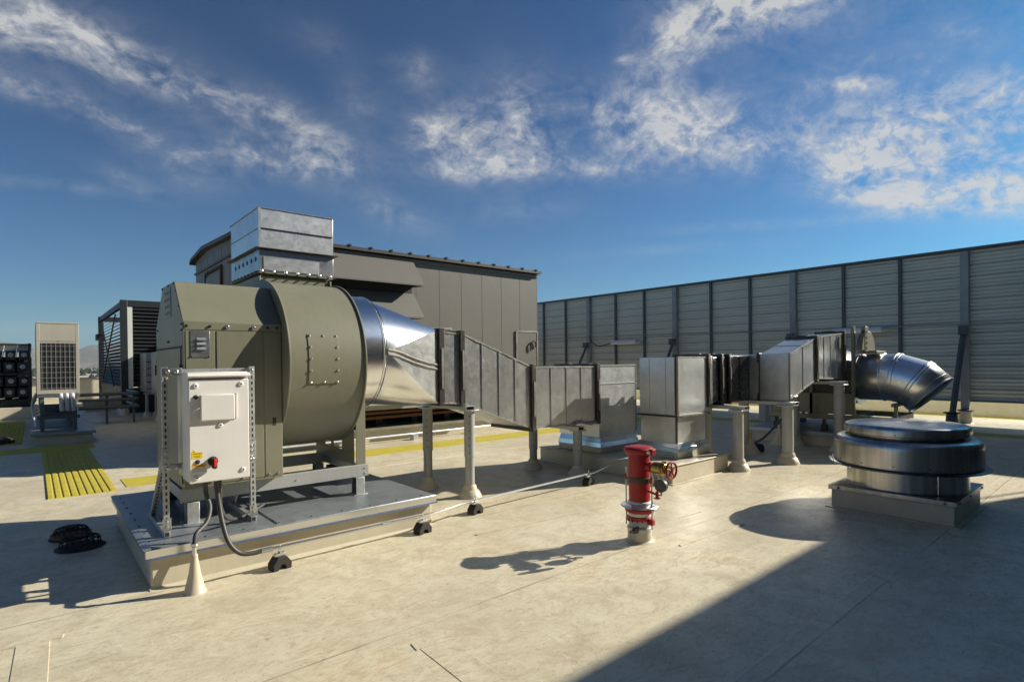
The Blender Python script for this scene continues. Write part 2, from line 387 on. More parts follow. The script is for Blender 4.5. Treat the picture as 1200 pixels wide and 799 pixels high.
# density = smooth( noise*1.x + mask )
dens = mathn(nt, 'MULTIPLY', mathn(nt, 'MINIMUM', tot, 1.6), mathn(nt, 'MULTIPLY', mathn(nt, 'SUBTRACT', nn, .395), 4.9, ), True)
dens = ramp(nt, dens, [(0, 0), (.3, .12), (.75, .52), (1, .86)])
cc = ramp(nt, n1, [(.3, (7.2, 7.5, 7.8)), (.7, (9.3, 9.0, 8.4))])
gm = nt.nodes.new('ShaderNodeGamma'); gm.inputs['Gamma'].default_value = 1.45
nt.links.new(mix(nt, 1.0, sky.outputs[0], tuple(a_/b_ for a_, b_ in zip((.27, .75, 1.13), (2.9, 4.96, 8.05))), 'MULTIPLY'), gm.inputs[0])
skc = mix(nt, 1.0, gm.outputs[0], (1.8, 5.0, 7.8), 'MULTIPLY')
allc = mix(nt, dens, skc, cc)
nt.links.new(allc, bg.inputs['Color']); bg.inputs['Strength'].default_value = .046
scene.view_settings.view_transform = 'Standard'; scene.view_settings.look = 'None'; scene.view_settings.gamma = 1; scene.view_settings.exposure = .72
scene.render.engine = 'CYCLES'
# ================================================================== SETTING
mb = MB(); X0, X1, Y0, Y1 = -14, 25, -16, 40
mb.box((X0, Y0, -.3), (X1, Y1, 0)); struct(mb.build('roof_deck', M['roof']))
mb = MB(); mb.box((X0+.3, Y0+.3, -12), (X1-.3, Y1-.3, -.302)); tag(mb.build('building_below', M['citywall']), 'pale building under the tan roof deck', 'building')
m, nt, b = new_mat('valley_floor')
v = coords(nt, (1,1,1), 'Object', False)
g = mix(nt, ramp(nt, noise(nt, v, .004, 8, .65), [(.35, 0), (.65, 1)]), (.05, .06, .04), (.16, .15, .12))
nt.links.new(g, b.inputs['Base Color']); b.inputs['Roughness'].default_value = 1
mb = MB(); mb.add([(-16000,-16000,-12.1),(16000,-16000,-12.1),(16000,16000,-12.1),(-16000,16000,-12.1)], [(0,1,2,3)]); struct(mb.build('ground', m))
# cover strips of welded membrane: real thin laps
def strip(pts, wd, z, mat=M['roof'], nm='roof_seam'):
    mb = MB()
    for p, q in zip(pts[:-1], pts[1:]):
        p, q = Vector((*p, 0)), Vector((*q, 0)); d = (q-p).normalized(); n = Vector((-d.y, d.x, 0))*wd/2
        mb.hexa([p-n, q-n, q+n, p+n], [x+Vector((0,0,z)) for x in (p-n*.96, q-n*.96, q+n*.96, p+n*.96)])
    return struct(mb.build(nm, mat))
m2, nt, b = new_mat('membrane_lap'); v = coords(nt)
g = mix(nt, ramp(nt, noise(nt, v, 4, 7, .7), [(.3, 0), (.7, 1)]), (.56, .50, .38), (.42, .35, .24)); nt.links.new(g, b.inputs['Base Color']); b.inputs['Roughness'].default_value = .42
M['lap'] = m2
strip([(1.70, .5), (1.775, 2.83)], .20, 0.0027, M['roof'])
strip([(-.13, 1.2), (-.02, 4.42)], .16, 0.0036, M['roof'])
strip([(1.66, 2.84), (1.9, 2.80)], .09, 0.0045, M['roof'])
strip([(-.2, 4.46), (.12, 4.40)], .06, 0.0054, M['roof'])
strip([(4.6, 3.35), (5.5, 3.28)], .03, 0.0063, M['roof'])
strip([(3.2, 4.28), (4.9, 4.1)], .03, 0.0072, M['roof'])
strip([(4.35, 2.80), (5.4, 2.74)], .03, 0.0081, M['roof'])
strip([(2.4, 8.2), (8.0, 8.15)], .02, 0.0090, M['roof'])
# walkway pads
def pad(x0, x1, y0, y1, skew=0):
    mb = MB(); mb.hexa([(x0+skew,y0,0),(x1+skew,y0,0),(x1,y1,0),(x0,y1,0)], [(x0+skew,y0,.006),(x1+skew,y0,.006),(x1,y1,.006),(x0,y1,.006)])
    return mb
def ribbed(x0, x1, y0, y1):
    mb = pad(x0, x1, y0, y1); n = round((x1-x0)/.082); st = (x1-x0)/n
    for i in range(n):
        a = x0+i*st+.008; mb.prism([(a,.006),(a+st*.70,.006),(a+st*.64,.016),(a+st*.06,.016)], 'y', y0+.004, y1-.004)
    return mb
struct(ribbed(.11, .83, 9.05, 14.2).build('walkway', M['pad']))
mb = pad(-4, .95, 14.24, 15.1); struct(mb.build('walkway', M['pad']))
struct(ribbed(-1.8, -.2, 16.0, 22.8).build('walkway', M['pad']))
struct(pad(.95, 15.2, 9.22, 9.92).build('walkway', M['pad']))
struct(pad(14.15, 14.75, -1, 9.2, 1.35).build('walkway', M['pad']))
struct(pad(19.6, 20.3, -8, 30).build('walkway', M['pad']))
# parapets
def parapet(a, b_, h, label, ins=.05):
    mb = MB(); mb.box((a[0], a[1], -.01), (b_[0], b_[1], h)); r = root('parapet_wall', (a[0], a[1], 0), label, 'parapet')
    mb.build('wall_face', M['cream'], r, bev=.01)
    c = MB(); c.box((a[0]-ins, a[1]-ins, h+.001), (b_[0]+ins, b_[1]+ins, h+.05)); c.build('coping', M['greysteel'], r, bev=.006)
parapet((20.9, -9), (21.15, 34), .66, 'low cream parapet running behind the ribbed screen wall')
parapet((-14, 33), (20.8, 33.3), 1.10, 'far cream parapet with dark coping beyond the left hand machines')
parapet((-14, -16), (-13.7, 32.9), .8, 'cream parapet along the left roof edge')

# hills
def hills(name, dist, prof, depth, mat, seed):
    random.seed(seed); mb = MB(); n = 160; a0, a1 = math.radians(-35), math.radians(75); rows = 10; vs = []
    ph = [(random.uniform(5, 60), random.uniform(0, 6), 0) for _ in range(10)]
    for j in range(rows+1):
        t = j/rows
        for i in range(n+1):
            a = a0+(a1-a0)*i/n; d = dist+depth*t
            deg = math.degrees(a)
            h = prof(deg)
            s = sum(math.sin(f*a+p+t*3)/(f**.55) for f, p, _ in ph)*.11
            hh = h*(math.sin(min(t*1.25, 1)*PI/2))*(1+s*(.35+.5*math.sin(t*PI)))
            if t > .8: hh *= 1-(t-.8)*.3
            vs.append((d*math.sin(a), d*math.cos(a), -14+max(hh, 0)))
    fs = [(j*(n+1)+i, j*(n+1)+i+1, (j+1)*(n+1)+i+1, (j+1)*(n+1)+i) for j in range(rows) for i in range(n)]
    mb.add(vs, fs); return struct(mb.build(name, mat, sharp=180))
m, nt, b = new_mat('dry_hillside'); v = coords(nt, (1,1,1), 'Object', False)
g = mix(nt, ramp(nt, noise(nt, v, .003, 9, .7), [(.4, 0), (.62, 1)]), (.05, .06, .03), (.20, .16, .10)); nt.links.new(g, b.inputs['Base Color']); b.inputs['Roughness'].default_value = 1
def lerp(x, pts):
    if x <= pts[0][0]: return pts[0][1]
    for (a, u), (c, w_) in zip(pts[:-1], pts[1:]):
        if x <= c: return u+(w_-u)*(.5-.5*math.cos(PI*(x-a)/(c-a)))
    return pts[-1][1]
hills('hills', 7000, lambda d: lerp(d, [(-35, 210), (-8, 330), (-3, 330), (-1.2, 318), (.8, 215), (2.6, 225), (3.6, 285), (5.2, 315), (7.5, 280), (12, 300), (40, 240), (75, 120)]), 2600, m, 3)

# ================================================================== LARGE FAN
# curb
c = root('equipment_curb', (1.85, 6.0, 0), 'large cream roof curb with galvanized cap under the olive centrifugal fan', 'roof curb')
mb = MB(); pr = [(4.855, 0), (7.09, 0), (7.08, .2465), (4.862, .2465)]
mb.prism(pr, 'x', .64, 3.07); mb.build('curb_body', M['cream'], c, bev=.012)
mb = MB(); mb.prism([(4.815,0),(4.856,0),(4.856,.02),(4.845,.006)], 'x', .63, 3.08)
mb.build('flashing_skirt', M['cream'], c)
mb = MB(); mb.box((.60, 4.84, .247), (3.11, 7.12, .307)); mb.build('cap', M['plate'], c, bev=.006)
mb = MB()
mb.box((.605, 4.825, .235), (3.105, 4.838, .300)); mb.prism([(4.80,.232),(4.826,.236),(4.826,.243)], 'x', .60, 3.11)
mb.build('front_trim', M['galv_bright'], c)
mb = MB(); mb.prism([(.597,.30),(.64,.3085),(.64,.312),(.592,.304)], 'y', 4.84, 7.12); mb.build('edge_trim', M['plate'], c)
mb = MB(); mb.box((1.55, 4.87, .308), (1.556, 7.1, .318)); mb.build('standing_seam', M['plate'], c)
for i in range(9): MB().bolt((.73+i*.28, 4.90, .307), (0,0,1), .008, .007).build('screw', M['blacksteel'], c)
for i in range(8): MB().bolt((.66, 5.05+i*.27, .307), (0,0,1), .008, .007).build('screw', M['blacksteel'], c)

FX = (1.75, 5.95, .307)
fan = root('centrifugal_fan', FX, 'large olive grey centrifugal fan with round scroll, standing on the biggest curb', 'fan')
YC, ZC, R = 5.95, 1.66, .83
# base frame
mb = MB()
for y in (5.40, 6.47):
    mb.box((.93, y, .49), (2.645, y+.008, .61)); mb.box((.93, y+.0081, .60), (2.645, y+.05, .608)); mb.box((.93, y+.0081, .49), (2.645, y+.05, .498))
for x in (.94, 1.70, 2.59): mb.box((x, 5.455, .50), (x+.05, 6.465, .598))
mb.build('base_frame', M['pipe'], fan, bev=.002)
for x, y in ((1.02, 5.43), (2.54, 5.43), (1.02, 6.50), (2.54, 6.50)):
    i = MB(); i.box((x-.045, y-.055, .307), (x+.045, y-.05, .485)); i.box((x-.045, y+.05, .307), (x+.045, y+.055, .485)); i.box((x-.045, y-.0499, .48), (x+.045, y+.0499, .487))
    i.box((x-.075, y-.07, .3075), (x+.075, y+.09, .313)); i.box((x+.045,y-.054,.307),(x+.049,y+.054,.486))
    o = i.build('vibration_isolator', M['strut'], fan, bev=.002)
    s = MB(); pts = [(x+.028*math.cos(t*1.1), y+.028*math.sin(t*1.1), .315+.155*t/40) for t in range(41)]; s.tube(pts, .007, 6); s.build('spring', M['blacksteel'], o)
for x in (.92, 2.56): MB().box((x, 6.2, .36), (x+.14, 6.32, .49)).build('motor_block', M['blacksteel'], fan, bev=.01)
# motor housing
YF, YB = 5.30, 6.60
prof = [(YF, .615), (YB, .615), (YB, 2.02), (6.22, 2.395), (5.66, 2.395), (YF, 2.02)]
h = MB(); h.prism(prof, 'x', .945, 1.745); hood = h.build('motor_housing', M['fan'], fan, bev=.006)
mb = MB(); mb.box((.955, YF-.004, 1.955), (1.745, YF-.0005, 2.018)); mb.build('edge_flange', M['fan'], hood, bev=.001)
mb = MB()
mb.box((1.20, YF-.006, .64), (1.575, YF-.0005, 1.945)); mb.box((.965, YF-.004, .64), (1.185, YF-.0006, 1.945)); mb.box((1.59, YF-.004, .64), (1.735, YF-.0006, 1.945))
mb.build('side_panel', M['fan'], hood, bev=.0015)
mb = MB(); mb.box((.934, 5.36, .66), (.9445, 6.54, 1.80)); mb.build('access_door', M['fan'], hood, bev=.002)
mb = MB(); mb.box((.938, 5.335, 1.802), (.9447, 6.565, 1.818)); mb.build('door_gap', M['black'], hood)
mb = MB(); mb.prism([(5.78, 2.09), (6.12, 2.09), (6.08, 2.355), (5.80, 2.355)], 'x', .940, .9446); pl_ = mb.build('vent_plate', M['fan'], hood, bev=.001)
mb = MB()
for j in range(4):
    for k in range(3): mb.cyl((.9375, 5.85+k*.09, 2.13+j*.062), (.9396, 5.85+k*.09, 2.13+j*.062), .013, 8)
mb.build_each('vent_hole', M['ink'], pl_)
for y, z in ((5.33,1.95),(5.42,2.16),(5.55,2.3),(5.62,2.37),(5.9,2.38),(6.2,2.38),(6.5,2.0),(6.57,1.7),(5.33,1.2),(5.9,1.87),(5.96,1.87),(5.33,2.0)):
    MB().bolt((.944, y, z), (-1,0,0), .010, .010).build('bolt', M['blacksteel'], hood)
MB().box((.925, 5.325, 1.56), (.944, 5.345, 1.66)).build('hinge', M['black'], hood)
MB().box((.925, 6.555, 1.56), (.944, 6.575, 1.66)).build('hinge', M['black'], hood)
mb = MB(); mb.box((1.00, YF-.009, 1.72), (1.145, YF-.005, 1.945)); lv = mb.build('louvre_plate', M['galv_dull'], hood, bev=.001)
mb = MB()
for z in (1.785, 1.825, 1.865): mb.prism([(YF-.009, z), (YF-.009, z+.022), (YF-.026, z+.004), (YF-.026, z)], 'x', 1.045, 1.115)
mb.build('louvre_slot', M['galv_white'], lv)
for x, z in ((1.008, 1.728), (1.137, 1.728)): MB().bolt((x, YF-.009, z), (0,-1,0), .007, .006).build('bolt', M['blacksteel'], lv)
for x in (.975, 1.15, 1.285, 1.50, 1.62, 1.70): MB().bolt((x, YF-.004, 1.985), (0,-1,0), .012 if x not in (1.285, 1.5) else .016, .014).build('bolt', M['zinc_bolt'] if x in (1.285, 1.5) else M['blacksteel'], hood)
for x in (1.0, 1.15, 1.4, 1.62, 1.7): MB().bolt((x, YF-.006, .66), (0,-1,0), .010, .012).build('bolt', M['zinc_bolt'], hood)
mb = MB(); mb.box((1.655, YF-.0075, 1.10), (1.685, YF-.0043, 1.17)); mb.build('slot', M['black'], hood)
# scroll
sp = []
nn_ = 72
def rad(t):    # t from top going to the front, down, to the rear (0..1.5 PI)
    return R if t < PI else R+(t-PI)/(PI/2)*.22
for i in range(nn_+1):
    t = 1.5*PI*i/nn_; sp.append((YC-rad(t)*math.sin(t), ZC+rad(t)*math.cos(t)))
rear = sp[-1][0]
sp += [(rear, 2.56), (YC+.03, 2.56), (YC+.03, 2.50)]
mb = MB(); mb.prism(sp, 'x', 1.765, 2.485); scr = mb.build('scroll', M['fan'], fan, sharp=25)
spo = []
for i in range(nn_+1):
    t = 1.5*PI*i/nn_; spo.append((YC-(rad(t)+.018)*math.sin(t), ZC+(rad(t)+.018)*math.cos(t)))
spo += [(rear+.018, 2.56), (YC+.01, 2.56), (YC+.01, 2.52)]
for x in (1.7475, 2.487): mb = MB(); mb.prism(spo, 'x', x, x+.016); mb.build('scroll_side', M['fan'], fan, bev=.003, sharp=25)
# bolted access panel bent round the scroll front
def on_scroll(ang, off): return (YC-(R+off)*math.sin(ang), ZC+(R+off)*math.cos(ang))
def scr_ang(z): return math.acos((z-ZC)/R) if abs(z-ZC) < R else 0
za, zb = 1.47, 1.93; mb = MB(); a0, a1 = scr_ang(zb), scr_ang(za); n = 10
prf = [on_scroll(a0+(a1-a0)*i/n, .007) for i in range(n+1)]+[on_scroll(a1-(a1-a0)*i/n, -.002) for i in range(n+1)]
mb.prism(prf, 'x', 1.93, 2.225); ap = mb.build('access_panel', M['fan'], scr, bev=.0015, sharp=25)
for j in range(5):
    a = a0+(a1-a0)*(j+.12)/4.24
    for x in ((1.95, 2.205) if j not in (0, 4) else (1.95, 2.078, 2.205)):
        p = on_scroll(a, .006); MB().bolt((x, p[0], p[1]), (0, -math.sin(a), math.cos(a)), .011, .011).build('bolt', M['zinc_bolt'], ap)
# right pedestal with window
mb = MB(); xs = (2.505, 2.515)
mb.box((xs[0], 5.45, .61), (xs[1], 6.46, .74)); mb.box((xs[0], 5.45, .7401), (xs[1], 5.68, 1.6)); mb.box((xs[0], 6.2, .7401), (xs[1], 6.46, 1.6)); mb.box((xs[0], 5.6801, .74), (xs[1], 5.74, 1.02)); mb.box((xs[0],5.97,.74),(xs[1],6.03,1.2))
mb.box((2.515, 5.41, .61), (2.62, 5.418, 1.80)); mb.box((2.612, 5.4181, .61), (2.62, 5.46, 1.80)); mb.box((2.515, 6.47, .61), (2.62, 6.478, 1.8))
mb.build('pedestal', M['fan'], fan, bev=.003)
mb = MB(); mb.box((1.80, 6.30, .61), (1.84, 6.44, 1.1)); mb.box((1.85, 6.40, .75), (2.5, 6.44, .95)); mb.build('rear_brace', M['fan_dark'], fan)
for z in (.52, .575): MB().bolt((2.61, 5.40, z), (0,-1,0), .009, .01).build('bolt', M['zinc_bolt'], fan)
for x in (1.12, 1.9): MB().bolt((x, 5.40, .545), (0,-1,0), .007, .008).build('bolt', M['zinc_bolt'], fan)
# inlet ring
mb = MB(); mb.lathe([(.655, -.005), (.655, .006), (.60, .008)], (2.505, 5.98, 1.78), 64, 'x'); mb.build('inlet_flange', M['fan_dark'], fan)
# outlet neck
mb = MB(); mb.box((1.79, YC+.05, 2.5605), (2.46, rear-.03, 2.585)); mb.box((1.74, YC+.0, 2.585), (2.52, rear+.04, 2.60)); nk = mb.build('outlet_flange', M['fan'], fan, bev=.002)
for i in range(7): MB().bolt((1.80+i*.11, YC-.0, 2.592), (0,-1,0), .008, .03).build('bolt', M['zinc_bolt'], nk)
for i in range(8): MB().bolt((1.74, YC+.08+i*.125, 2.592), (-1,0,0), .008, .03).build('bolt', M['zinc_bolt'], nk)

# discharge duct on top
dz = root('discharge_duct', (2.13, 6.5, 2.60), 'square galvanized discharge duct standing on top of the olive fan', 'duct')
x0, x1, y0, y1 = 1.76, 2.54, 5.985, 7.04
mb = MB(); mb.box((x0, y0, 2.605), (x1, y1, 2.835)); lo = mb.build('lower_section', M['galv_dull'], dz, bev=.003)
mb = MB()
for i in range(6): mb.cyl((x0-.001, y0+.12+i*.15, 2.745), (x0-.004, y0+.12+i*.15, 2.745), .024, 12)
mb.build_each('bolt_hole', M['ink'], lo)
mb = MB(); mb.box((x0+.04, y0-.005, 2.625), (x1-.16, y0-.001, 2.76)); mb.build('patch_plate', M['galv_white'], lo)
mb = MB(); mb.frame('z', 2.601, 2.606, (x0-.035, y0-.035), (x1+.035, y1+.035), .034); mb.frame('z', 2.84, 2.846, (x0-.045, y0-.045), (x1+.045, y1+.045), .05); fl = mb.build('joint_flange', M['flange'], dz)
for i in range(7): MB().bolt((x0+.02+i*.12, y0-.025, 2.606), (0,0,1), .009, .016).build('bolt', M['zinc_bolt'], fl)
mb = MB(); mb.box((x0, y0, 2.848), (x1, y1, 3.255)); up = mb.build('upper_section', M['galv_white'], dz, bev=.003)
mb = MB(); mb.box((x0+.02, y0-.009, 3.045), (x1-.01, y0-.001, 3.053)); mb.box((x0-.005, y0+.01, 3.046), (x0-.001, y1-.02, 3.052)); mb.build('seam', M['galv_dark'], up)
mb = MB(); mb.box((x0-.006, y0-.006, 2.85), (x0+.018, y0+.018, 3.257)); mb.build('corner_bead', M['galv_white'], up)
mb = MB(); mb.frame('z', 3.2555, 3.262, (x0-.008, y0-.008), (x1+.008, y1+.008), .02); mb.build('top_rim', M['cleat'], up)

# ================================================================== DUCT HELPERS
def flange_x(par, x, ya, yb, za, zb, w=.035, t=.05, big=True):
    """pair of angle flanges round a duct running along X"""
    mb = MB(); mb.frame('x', x-t/2, x+t/2, (ya-w, za-w), (yb+w, zb+w), w+.004)
    f = mb.build('flange', M['flange'], par, bev=.003)
    h = zb-za; mb = MB()
    mb.box((x-t*.12, ya-w-.008, za+h*.20), (x+t*.30, ya-w+.002, zb-h*.24)); mb.box((x-t/2-.006, ya+.12, zb+w-.002), (x+t/2+.004, ya+.32, zb+w+.007)); mb.box((x-t/2-.006, yb-.3, zb+w-.002), (x+t/2+.004, yb-.1, zb+w+.007))
    mb.build_each('cleat', M['cleat'], f)
def sect_x(par, xa, xb, ya, yb, z0a, z1a, z0b, z1b, mat='galv', ribs=0, caulk=True, yshift=0):
    """duct length running along X; bottom/top heights at each end"""
    mb = MB(); mb.hexa([(xa,ya,z0a),(xb,ya,z0b),(xb,yb,z0b),(xa,yb,z0a)], [(xa,ya,z1a),(xb,ya,z1b),(xb,yb,z1b),(xa,yb,z1a)])
    s = mb.build('duct_section', M[mat], par, bev=.003)
    if ribs:
        mb = MB()
        for k in range(1, ribs+1):
            t = k/(ribs+1); x = xa+(xb-xa)*t; zl = z0a+(z0b-z0a)*t; zh = z1a+(z1b-z1a)*t
            mb.box((x-.006, ya-.010, zl+.012), (x+.006, ya-.0005, zh-.012)); mb.box((x-.006, ya+.0, zh+.0005), (x+.006, yb, zh+.009))
        mb.build('standing_seam', M[mat], s)
    if caulk:
        n = 14
        for za, zb, sgn in ((z1a, z1b, -1), (z0a, z0b, 1)):
            mb = MB()
            for k in range(n):
                t0, t1 = k/n, (k+1)/n; xx0, xx1 = xa+(xb-xa)*t0, xa+(xb-xa)*t1
                q0, q1 = za+(zb-za)*t0, za+(zb-za)*t1; ww = random.uniform(.010, .024); o = random.uniform(.001, .005)
                a0_, a1_ = sorted((0.002*sgn*-1, sgn*ww))
                mb.hexa([(xx0,ya-.004-o,q0+a0_),(xx1,ya-.004-o,q1+a0_),(xx1,ya+.002,q1+a0_),(xx0,ya+.002,q0+a0_)], [(xx0,ya-.004-o,q0+a1_),(xx1,ya-.004-o,q1+a1_),(xx1,ya+.002,q1+a1_),(xx0,ya+.002,q0+a1_)])
            mb.build('sealant', M['caulk'], s)
    return s

# ---- duct run 1
d1 = root('supply_duct', (4.9, 5.94, 0), 'long galvanized duct stepping down from the olive fan to the shorter square plenum', 'duct')
ya, yb = 5.52, 6.36
# collar + square to round
mb = MB(); cc_ = (2.52, 5.98, 1.78); mb.lathe([(.60, 0), (.635, .0), (.625, .30), (.612, .31), (.605, .36)], cc_, 72, 'x', False); mb.build('round_collar', M['galv_bright'], d1, sharp=50)
mb = MB(); mb.lathe([(.628, .296), (.634, .300), (.634, .312), (.622, .316)], cc_, 72, 'x', False); mb.build('collar_bead', M['galv_bright'], d1)
xr, xs_ = 2.86, 3.595; z0, z1 = 1.178, 2.03; nseg = 16
vs = []; fs = []
corners = [(yb, z1), (ya, z1), (ya, z0), (yb, z0)]
for q in range(4):
    co = corners[q]; ci = len(vs); vs.append((xs_, co[0], co[1])); a_0 = PI/2*q; first = len(vs)
    for i in range(nseg+1):
        a = a_0+PI/2*i/nseg; vs.append((xr, cc_[1]+.612*math.cos(a), cc_[2]+.612*math.sin(a)))
    for i in range(nseg): fs.append((ci, first+i, first+i+1))
step = nseg+2
for q in range(4):
    nq = (q+1) % 4; fs.append((q*step, q*step+1+nseg, nq*step))
mb = MB(); mb.add(vs, fs); tr = mb.build('square_to_round', M['galv_bright'], d1, sharp=14)
tr.data.materials.append(M['galv'])
for p in tr.data.polygons[-4:]: p.material_index = 1; p.use_smooth = False
for e in tr.data.edges:
    if 0 in e.vertices or step in e.vertices or 2*step in e.vertices or 3*step in e.vertices:
        for p in tr.data.polygons[-4:]:
            if set(e.vertices) <= set(p.vertices): e.use_edge_sharp = True
mb = MB(); pts = [(xr+.01, cc_[1]-.622, 1.80), (3.0, 5.385, 1.78), (3.25, 5.43, 1.70), (3.45, 5.475, 1.65), (3.59, 5.505, 1.63)]
for k, off in enumerate((0, .05)): mb.tube([(p[0], p[1]+.012, p[2]-off) for p in pts], .014, 6)
mb.build('sealant', M['caulk'], tr)
flange_x(d1, 3.635, ya, yb, z0, z1, .03, .07)
s = sect_x(d1, 3.672, 3.90, ya, yb, 1.17, 2.02, 1.155, 2.01, 'galv_dull')
flange_x(d1, 3.935, ya, yb, 1.15, 2.01, .03, .065)
sect_x(d1, 3.97, 5.06, ya, yb, 1.14, 2.00, .757, 1.60, 'galv', 3)
flange_x(d1, 5.10, ya, yb, .75, 1.585, .035, .07)
sect_x(d1, 5.135, 6.37, ya, yb, .75, 1.583, .75, 1.58, 'galv', 3)
flange_x(d1, 6.42, ya, yb, .75, 1.58, .035, .07)
mb = MB(); mb.tube([(6.36,5.50,.745),(6.2,5.47,.735),(6.0,5.5,.78),(5.85,5.5,.74)], .022, 6); mb.build('sealant', M['caulk'], d1)
# ---- plenum 1
def flash(par, x0, x1, y0, y1, zc, zt, o=.06):
    mb = MB(); mb.box((x0-o, y0-o, zc), (x1+o, y1+o, zc+.09)); mb.build('curb_flashing', M['cream'], par, bev=.006)
    mb = MB(); a, b_ = o*.9, .02
    def ring(e, z): return [(x0-e, y0-e, z), (x1+e, y0-e, z), (x1+e, y1+e, z), (x0-e, y1+e, z)]
    h = zt-zc-.09; mb.hexa(ring(a+.012, zc+.092), ring(a, zc+.095+h*.45)); mb.hexa(ring(a-.005, zc+.0955+h*.45), ring(b_, zt)); mb.build('counter_flashing', M['galv_bright'], par, bev=.003)
p1 = root('plenum', (6.98, 5.95, .25), 'galvanized plenum ending the long duct, left one on the double curb', 'plenum')
x0, x1, y0, y1 = 6.47, 7.38, 5.53, 6.37
mb = MB(); mb.box((x0, y0, .50), (x1, y1, 1.59)); bd = mb.build('plenum_box', M['galv_white'], p1, bev=.004)
mb = MB()
for z in (.95, 1.3): mb.box((x0+.03, y0-.007, z), (x1-.01, y0-.0005, z+.012))
mb.build('seam', M['galv'], bd)
mb = MB(); mb.box((x0, y0-.01, 1.575), (x1, y0-.0005, 1.597)); mb.box((x1-.012, y0-.006, .52), (x1+.004, y0+.01, 1.59)); mb.build('sealant', M['caulk'], bd)
flash(p1, x0+.08, x1, y0+.05, y1, .25, .50, .05)
# ---- curb 2
c2 = root('equipment_curb', (7.15, 5.47, 0), 'low cream double curb carrying the two square galvanized plenums', 'roof curb')
mb = MB(); mb.prism([(6.42, 4.24), (7.90, 4.24), (7.88, 6.74), (6.38, 6.74)], 'z', 0, .232); mb.build('curb_body', M['cream'], c2, bev=.015)
mb = MB(); mb.prism([(6.405, 4.225), (7.915, 4.225), (7.895, 6.755), (6.365, 6.755)], 'z', .233, .249); mb.build('curb_top', M['cream'], c2, bev=.006)
mb = MB(); mb.prism([(6.37, 4.19), (7.95, 4.19), (7.93, 6.79), (6.33, 6.79)], 'z', 0, .012); mb.build('flashing_skirt', M['lap'], c2, bev=.003)
# ---- plenum 2
p2 = root('plenum', (7.36, 4.83, .25), 'taller galvanized plenum behind the red standpipe with a band at mid height', 'plenum')
x0, x1, y0, y1 = 6.95, 7.76, 4.50, 5.14
mb = MB(); mb.box((x0, y0, .862), (x1, y1, 1.70)); a_ = mb.build('upper_box', M['galv_white'], p2, bev=.004)
mb = MB(); mb.box((x0-.008, y0+.03, .875), (x0-.0005, y0+.04, 1.69)); mb.box((x0-.006, y0+.18, .875), (x0-.0005, y0+.186, 1.69)); mb.box((x0-.006, y0+.46, .875), (x0-.0005, y0+.466, 1.69)); mb.build('seam', M['galv'], a_)
mb = MB(); mb.box((x0-.007, y0-.007, .87), (x0+.025, y0+.025, 1.705)); mb.build('corner_flange', M['flange'], a_)
mb = MB(); mb.box((x0+.026, y0-.008, 1.685), (x1, y0-.0005, 1.707)); mb.box((x0+.03, y0-.008, .865), (x0+.05, y0-.0005, 1.70)); mb.build('sealant', M['caulk'], a_)
mb = MB(); mb.box((x0+.01, y0+.01, .44), (x1-.04, y1-.01, .838)); lb = mb.build('lower_box', M['galv'], p2, bev=.004)
mb = MB(); mb.box((x0+.004, y0+.004, .45), (x0+.03, y0+.03, .84)); mb.build('corner_flange', M['flange'], lb)
mb = MB(); mb.frame('z', .838, .861, (x0-.035, y0-.035), (x1+.03, y1+.03), .05); mb.build('joint_flange', M['flange'], p2, bev=.002)
mb = MB(); mb.box((x0+.08, y0-.043, .842), (x1-.05, y0-.0355, .866)); mb.build('cleat', M['cleat'], p2)
flash(p2, x0+.02, x1-.05, y0+.02, y1, .25, .46, .05)

# ---- duct run 2
d2 = root('supply_duct', (9.6, 4.4, 0), 'galvanized duct with painted dark reflection bands rising from the taller plenum to the far fan', 'duct')
ya2, yb2 = 4.50, 5.08; zl, zh = .975, 1.712
flange_x(d2, 7.80, ya2, yb2, zl, zh, .03, .06)
sect_x(d2, 7.83, 7.93, ya2, yb2, zl, zh, zl, zh, 'galv_dull', 0, False)
MB().box((7.931, ya2+.012, zl+.01), (8.15, yb2-.01, zh-.01)).build('painted_reflection', M['galv_dark'], d2, bev=.02)  # duct lengths coloured dark to stand in for a dark reflection
flange_x(d2, 8.19, ya2, yb2, zl, zh, .03, .06)
MB().box((8.221, ya2+.012, zl+.01), (8.40, yb2-.01, zh-.01)).build('painted_reflection', M['blacksteel'], d2, bev=.02)
flange_x(d2, 8.43, ya2, yb2, zl, zh, .03, .06)
sect_x(d2, 8.461, 9.08, ya2, yb2, zl, zh, zl, zh, 'galv_dark', 1, False)  # dark sheet colour carries the painted reflection along this length
MB().box((8.465, ya2, zh+.001), (9.2, yb2, zh+.012)).build('top_lip', M['galv_white'], d2)
# elbow box and sloped part
MB().box((9.10, 4.37, .97), (9.7, 5.10, 1.74)).build('elbow_box', M['galv'], d2, bev=.004)
mb = MB(); mb.frame('y', 4.325, 4.367, (9.09, .955), (9.72, 1.76), .03); mb.build('flange', M['flange'], d2)
mb = MB(); mb.box((9.082, 4.33, 1.10), (9.0895, 4.362, 1.60)); mb.build('cleat', M['cleat'], d2)
MB().box((9.11, 3.86, .985), (9.135, 4.324, 1.74)).build('front_plate', M['galv'], d2, bev=.002)
mb = MB(); mb.box((9.10, 3.845, .985), (9.14, 3.8595, 1.75)); mb.build('corner_flange', M['flange'], d2)
sect_x(d2, 9.136, 10.15, 3.86, 4.324, .99, 1.742, 1.285, 2.01, 'galv', 1)
flange_x(d2, 10.19, 3.86, 4.324, 1.29, 2.015, .035, .07)
sect_x(d2, 10.23, 11.42, 3.86, 4.324, 1.31, 2.03, 1.27, 2.125, 'galv', 3)
flange_x(d2, 11.46, 3.86, 4.324, 1.25, 2.13, .035, .07)
